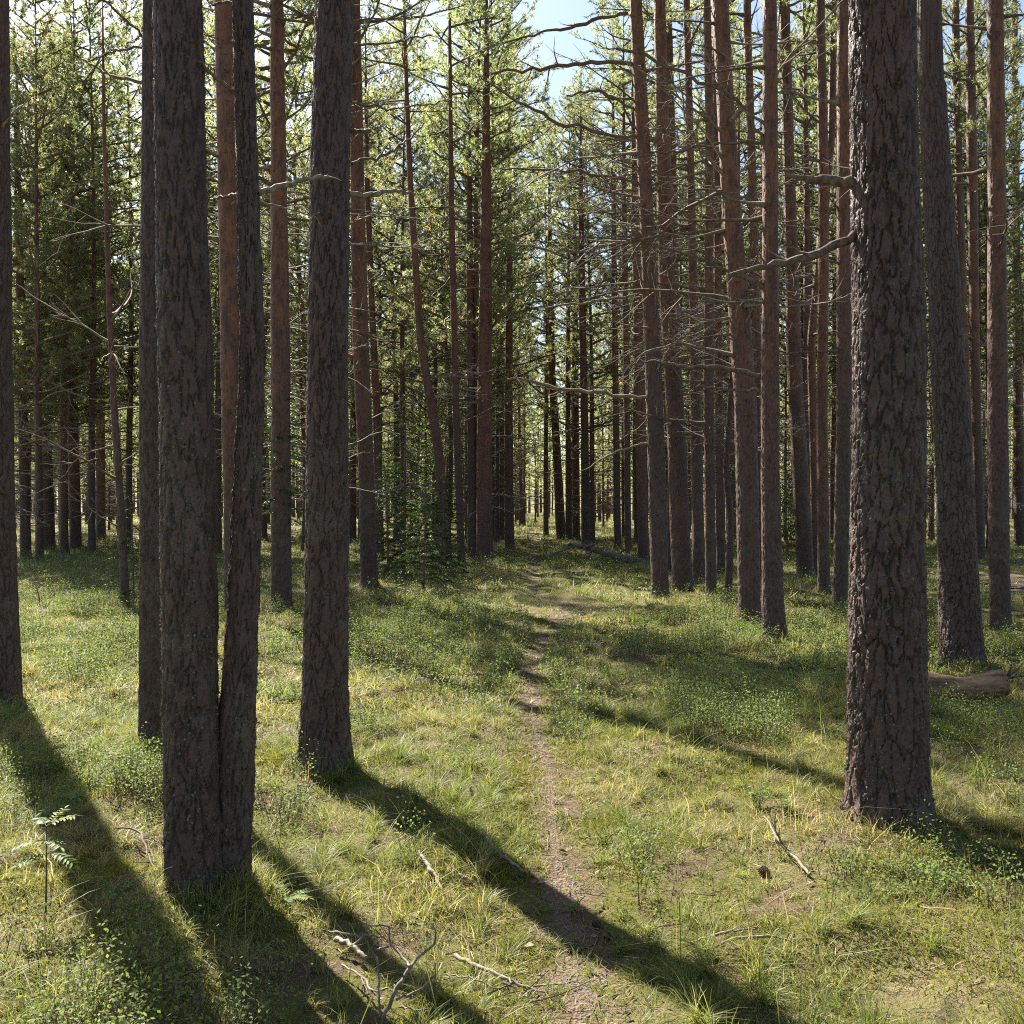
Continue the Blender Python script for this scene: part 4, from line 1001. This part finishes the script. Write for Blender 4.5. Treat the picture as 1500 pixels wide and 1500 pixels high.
def grass_zone(mb, n, d0, d1, seed, hr, wr, seg, clump, power=1., thin=1.):
    x, y, rg = scatter(n, d0, d1, 1.2, seed, power)
    # clump: pull blades towards tuft centres
    cx = np.round(x/clump)*clump+(_h(np.round(x/clump), np.round(y/clump), 3)-.5)*clump; cy = np.round(y/clump)*clump+(_h(np.round(x/clump), np.round(y/clump), 4)-.5)*clump
    q = _h(np.round(x/clump), np.round(y/clump), 6); pull = np.where(q > .55, .55, .08)
    x = x+(cx-x)*pull; y = y+(cy-y)*pull
    f1 = field(x, y, 1, .9); f2 = field(x, y, 2, 2.6)
    pd = path_d(x, y); td = track_d(x, y)
    dens = sstep(.36, .60, .6*f1+.4*f2)*.95+.08+.25*(q > .7)
    dens = dens*(.31+.69*sstep(.4, 1.9, pd+1.6*(f2-.5)))*(.05+.95*sstep(.8, 1.3, td))
    k = (rg.random(len(x)) < dens*thin) & clear_mask(x, y)
    x, y, q, f1, f2 = x[k], y[k], q[k], f1[k], f2[k]; m = len(x)
    h = rg.uniform(hr[0], hr[1], m)*(.55+.9*q)*(.6+.8*f1); h *= np.where(path_d(x, y) < 2.2, .55, 1)
    lean = np.clip(rg.normal(1.0, .45, m), .1, 2.2)
    az = np.where(rg.random(m) < .45, 6.28*_h(np.round(x/clump), np.round(y/clump), 9), rg.uniform(0, 6.28, m))+rg.normal(size=m)*.4
    dryp = np.clip(.31+1.5*(field(x, y, 5, 1.3)-.5)+.25*(rg.random(m)-.5), .03, .95)
    dry = np.clip((rg.random(m) < dryp)*rg.uniform(.6, 1, m)+rg.uniform(0, .18, m), 0, 1)
    blades(mb, x, y, h, rg.uniform(wr[0], wr[1], m), rg, lean, dry, rg.random(m), seg, az)
mb = MB()
grass_zone(mb, 300000, 2.3, 8, 1, (.03, .125), (.0018, .0038), 3, .14)
grass_zone(mb, 4500, 2.3, 9, 11, (.16, .33), (.002, .0038), 3, .5)
grass_zone(mb, 260000, 8, 18, 2, (.05, .165), (.004, .008), 2, .25)
grass_zone(mb, 260000, 18, 48, 3, (.07, .2), (.010, .02), 1, .4)
grass_zone(mb, 130000, 48, 130, 4, (.15, .35), (.03, .06), 1, .8)
for tx, ty, tr in TREES[:26]:
    n = 420 if ty < 12 else 160; rg = np.random.default_rng(int(ty*100)); a = rg.uniform(0, 6.28, n); rr = tr*1.0+np.abs(rg.normal(size=n))*.09
    sc = max(1, ty/6)
    blades(mb, tx+rr*np.cos(a), ty+rr*np.sin(a), rg.uniform(.04, .17, n), rg.uniform(.002, .0035, n)*sc, rg, rg.uniform(.2, 1.3, n), (rg.random(n) < .6)*rg.uniform(.5, 1, n), rg.random(n), 2)
tag(mb.build('grass', M['grass'], None, True), 'fine green and straw-coloured grass covering the forest floor', 'grass', None, 'stuff')

def moss_zone(mb, n, d0, d1, seed, hr, wr):
    x, y, rg = scatter(n, d0, d1, 1.15, seed); pd = path_d(x, y)
    f = field(x, y, 3, 1.5)
    k = (rg.random(n) < (.15+.85*sstep(.40, .58, f))*(.2+.8*sstep(.4, 1.4, pd+1.2*(field(x, y, 4, 2.5)-.5)))) & clear_mask(x, y)
    x, y, f = x[k], y[k], f[k]; m = len(x)
    dry = ((rg.random(m) < .18+.8*(1-sstep(.4, .6, f))*.5)*rg.uniform(.5, 1, m))
    blades(mb, x, y, rg.uniform(hr[0], hr[1], m)*(.6+.8*f), rg.uniform(wr[0], wr[1], m), rg, rg.uniform(.2, 1.1, m), dry, rg.random(m), 1)
mb = MB(); moss_zone(mb, 400000, 2.3, 7, 21, (.012, .04), (.004, .009)); moss_zone(mb, 150000, 7, 16, 22, (.02, .05), (.010, .02))
tag(mb.build('moss', M['moss'], None, True), 'yellow-green moss carpet between the grass tufts', 'moss', None, 'stuff')

def bil_zone(mb, n, d0, d1, seed, leaf, per, hr, power=1.):
    x, y, rg = scatter(n, d0, d1, 1.15, seed, power)
    px = 750+F*x/y; py = HOR+F*CAMZ/y
    f = field(x, y, 7, .55); g = field(x, y, 8, 1.5)
    bias = .26*np.exp(-((px-1090)/170)**2-((py-1040)/110)**2)+.24*np.exp(-((px-130)/150)**2-((py-940)/60)**2)+.22*np.exp(-((px-620)/130)**2-((py-925)/80)**2)+.16*np.exp(-((px-80)/130)**2-((py-1300)/160)**2)+.2*np.exp(-((px-1440)/90)**2-((py-1110)/80)**2)
    bias = bias-.2*np.exp(-((px-1000)/420)**2-((py-1400)/170)**2)-.12*np.exp(-((px-560)/200)**2-((py-1180)/120)**2)
    dens = .9*sstep(.36, .56, field(x, y, 13, 3.0))*sstep(.47, .65, f*.45+g*.55+bias+.05*sstep(12, 24, y))
    k = (rg.random(n) < dens*(.0+1*sstep(1.3, 2.4, path_d(x, y)))*(sstep(1., 1.5, track_d(x, y)))) & clear_mask(x, y, .01)
    x, y = x[k], y[k]; m = len(x); z = gz(x, y)
    h = rg.uniform(hr[0], hr[1], m)*(.35+1.1*sstep(.3, .65, field(x, y, 12, 1.6)))
    tilt = rg.normal(size=(m, 2))*.25
    b = np.stack([x, y, z], 1)
    # stems
    s = np.stack([np.full(m, .0018)*np.maximum(1, y/9), 0*x, 0*x], 1); top = b+np.stack([tilt[:, 0]*h, tilt[:, 1]*h, h], 1)
    mb.add(np.stack([b-s, b+s, top], 1).reshape(-1, 3), np.arange(m*3).reshape(-1, 3), 1, tint=.4, dry=.0)
    t = rg.uniform(.35, 1.05, (m, per)); a = rg.uniform(0, 6.28, (m, per)); r = rg.uniform(.01, .055, (m, per))*np.maximum(1, leaf/.009)**.8
    p = b[:, None]+np.stack([tilt[:, :1]*h[:, None]*t+r*np.cos(a), tilt[:, 1:]*h[:, None]*t+r*np.sin(a), h[:, None]*t], -1)
    p = p.reshape(-1, 3); n2 = len(p)
    nd = nrm(rg.normal(size=(n2, 3))*.65+[0, 0, .8]); aa = nrm(np.cross(nd, rg.normal(size=(n2, 3)))); bb = np.cross(nd, aa)
    sz = leaf*rg.uniform(.7, 1.25, (n2, 1))
    v = np.stack([p-aa*sz, p-bb*sz*.6, p+aa*sz, p+bb*sz*.6], 1).reshape(-1, 3)
    mb.add(v, np.arange(n2*4).reshape(-1, 4), 0, tint=np.repeat(rg.random(n2), 4), dry=np.repeat(np.clip(rg.random(n2)-.72, 0, 1)*1.6, 4))
mb = MB()
bil_zone(mb, 42000, 2.4, 8, 31, .0075, 13, (.05, .20))
bil_zone(mb, 62000, 8, 18, 32, .0105, 11, (.07, .25))
bil_zone(mb, 56000, 18, 50, 33, .021, 6, (.10, .30))
tag(mb.build('bilberry_undergrowth', [M['bilberry'], M['twig_dark']], None, False), 'knee-low bilberry undergrowth with small oval leaves', 'undergrowth', None, 'stuff')

# needles, bark flakes and leaves lying on the ground
def litter():
    mb = MB(); rg = np.random.default_rng(61)
    n = 60000; x, y, rg = scatter(n, 2.3, 13, 1.1, 61); pd = path_d(x, y)
    k = (rg.random(n) < np.where(pd < 1.3, 1, .22+.5*(field(x, y, 9, 1.1) > .52))) & clear_mask(x, y); x, y = x[k], y[k]; m = len(x)
    a = rg.uniform(0, 6.28, m); l = rg.uniform(.018, .035, m); w = .0011*np.maximum(1, y/4.5)
    b = np.stack([x, y, gz(x, y)+rg.uniform(.008, .018, m)], 1); d = np.stack([np.cos(a), np.sin(a), rg.normal(size=m)*.15], 1); s = np.stack([-np.sin(a), np.cos(a), 0*a], 1)
    v = np.stack([b-d*l[:, None]-s*w[:, None], b-d*l[:, None]+s*w[:, None], b+d*l[:, None]+s*w[:, None], b+d*l[:, None]-s*w[:, None]], 1).reshape(-1, 3)
    mb.add(v, np.arange(m*4).reshape(-1, 4), 0, tint=np.repeat(rg.random(m), 4), dry=np.repeat((rg.random(m) < .35)*rg.random(m), 4))
    n = 16000; x, y, rg = scatter(n, 2.3, 20, 1.1, 62); pd = path_d(x, y)
    k = (rg.random(n) < np.where(pd < 1.2, 1, .13)) & clear_mask(x, y); x, y = x[k], y[k]; m = len(x)
    b = np.stack([x, y, gz(x, y)+rg.uniform(.008, .022, m)], 1); nd = nrm(rg.normal(size=(m, 3))*.35+[0, 0, 1]); aa = nrm(np.cross(nd, rg.normal(size=(m, 3)))); bb = np.cross(nd, aa)
    s = rg.uniform(.006, .024, (m, 1)); e = rg.uniform(.35, .8, (m, 1))
    v = np.stack([b-aa*s, b-bb*s*e+nd*s*.3, b+aa*s*.9, b+bb*s*e+nd*s*.2], 1).reshape(-1, 3)
    mb.add(v, np.arange(m*4).reshape(-1, 4), 0, tint=np.repeat(rg.random(m), 4), dry=np.repeat((rg.random(m) < .3)*rg.random(m), 4))
    n = 2600; x, y, rg = scatter(n, 2.3, 14, 1.1, 63); k = clear_mask(x, y) & (rg.random(n) < np.where(path_d(x, y) < 2, 1, .4)); x, y = x[k], y[k]
    for px_, py_ in zip(x, y):
        a = rg.uniform(0, 6.28); l = rg.uniform(.05, .22); c = curve((px_, py_, gz1(px_, py_)+.018), (math.cos(a), math.sin(a), .05), l, 4, .12, 0, rg)
        v, f = tube(c, np.linspace(.0028, .0012, 5)*rg.uniform(.6, 1.3), 4); mb.add(v, f, 0, tint=rg.random(), dry=float(rg.random() < .5)*rg.random())
    tag(mb.build('needle_litter', M['litter'], None, False), 'brown fallen needles, bark flakes and twig bits strewn on the path and floor', 'litter', None, 'stuff')
litter()

# ------------------------------------------------------------------ light, sky, camera
w = bpy.data.worlds.new('World'); SC.world = w; w.use_nodes = True
nt = w.node_tree; bg = nt.nodes['Background']
sky = nt.nodes.new('ShaderNodeTexSky'); sky.sky_type = 'NISHITA'; sky.sun_disc = False
sky.sun_elevation = SUN_EL; sky.sun_rotation = SUN_AZ
sky.air_density = 1.0; sky.dust_density = 1.0; sky.ozone_density = 1.0
nt.links.new(sky.outputs[0], bg.inputs['Color']); bg.inputs['Strength'].default_value = .05
sl = bpy.data.lights.new('sun', 'SUN'); sl.energy = 5.0; sl.angle = math.radians(.53); sl.color = (1, .94, .82)
so = link('sun', sl, None, (0, 0, 30)); so.rotation_euler = TO_SUN.to_track_quat('Z', 'Y').to_euler()
cam = bpy.data.cameras.new('camera'); cam.sensor_width = 36; cam.sensor_height = 36; cam.sensor_fit = 'HORIZONTAL'; cam.lens = 36*F/1500
cam.shift_y = -(750-HOR)/1500; cam.clip_end = 1200; cam.clip_start = .05
co = link('camera', cam, None, (0, 0, CAMZ), (PI/2, 0, 0)); SC.camera = co
SC.view_settings.view_transform = 'Standard'; SC.view_settings.look = 'None'; SC.view_settings.gamma = 1
SC.view_settings.exposure = 2.1
SC.cycles.use_denoising = False; SC.cycles.filter_width = 1.1
SC.cycles.max_bounces = 8; SC.cycles.diffuse_bounces = 4; SC.cycles.transmission_bounces = 4; SC.cycles.sample_clamp_indirect = 3
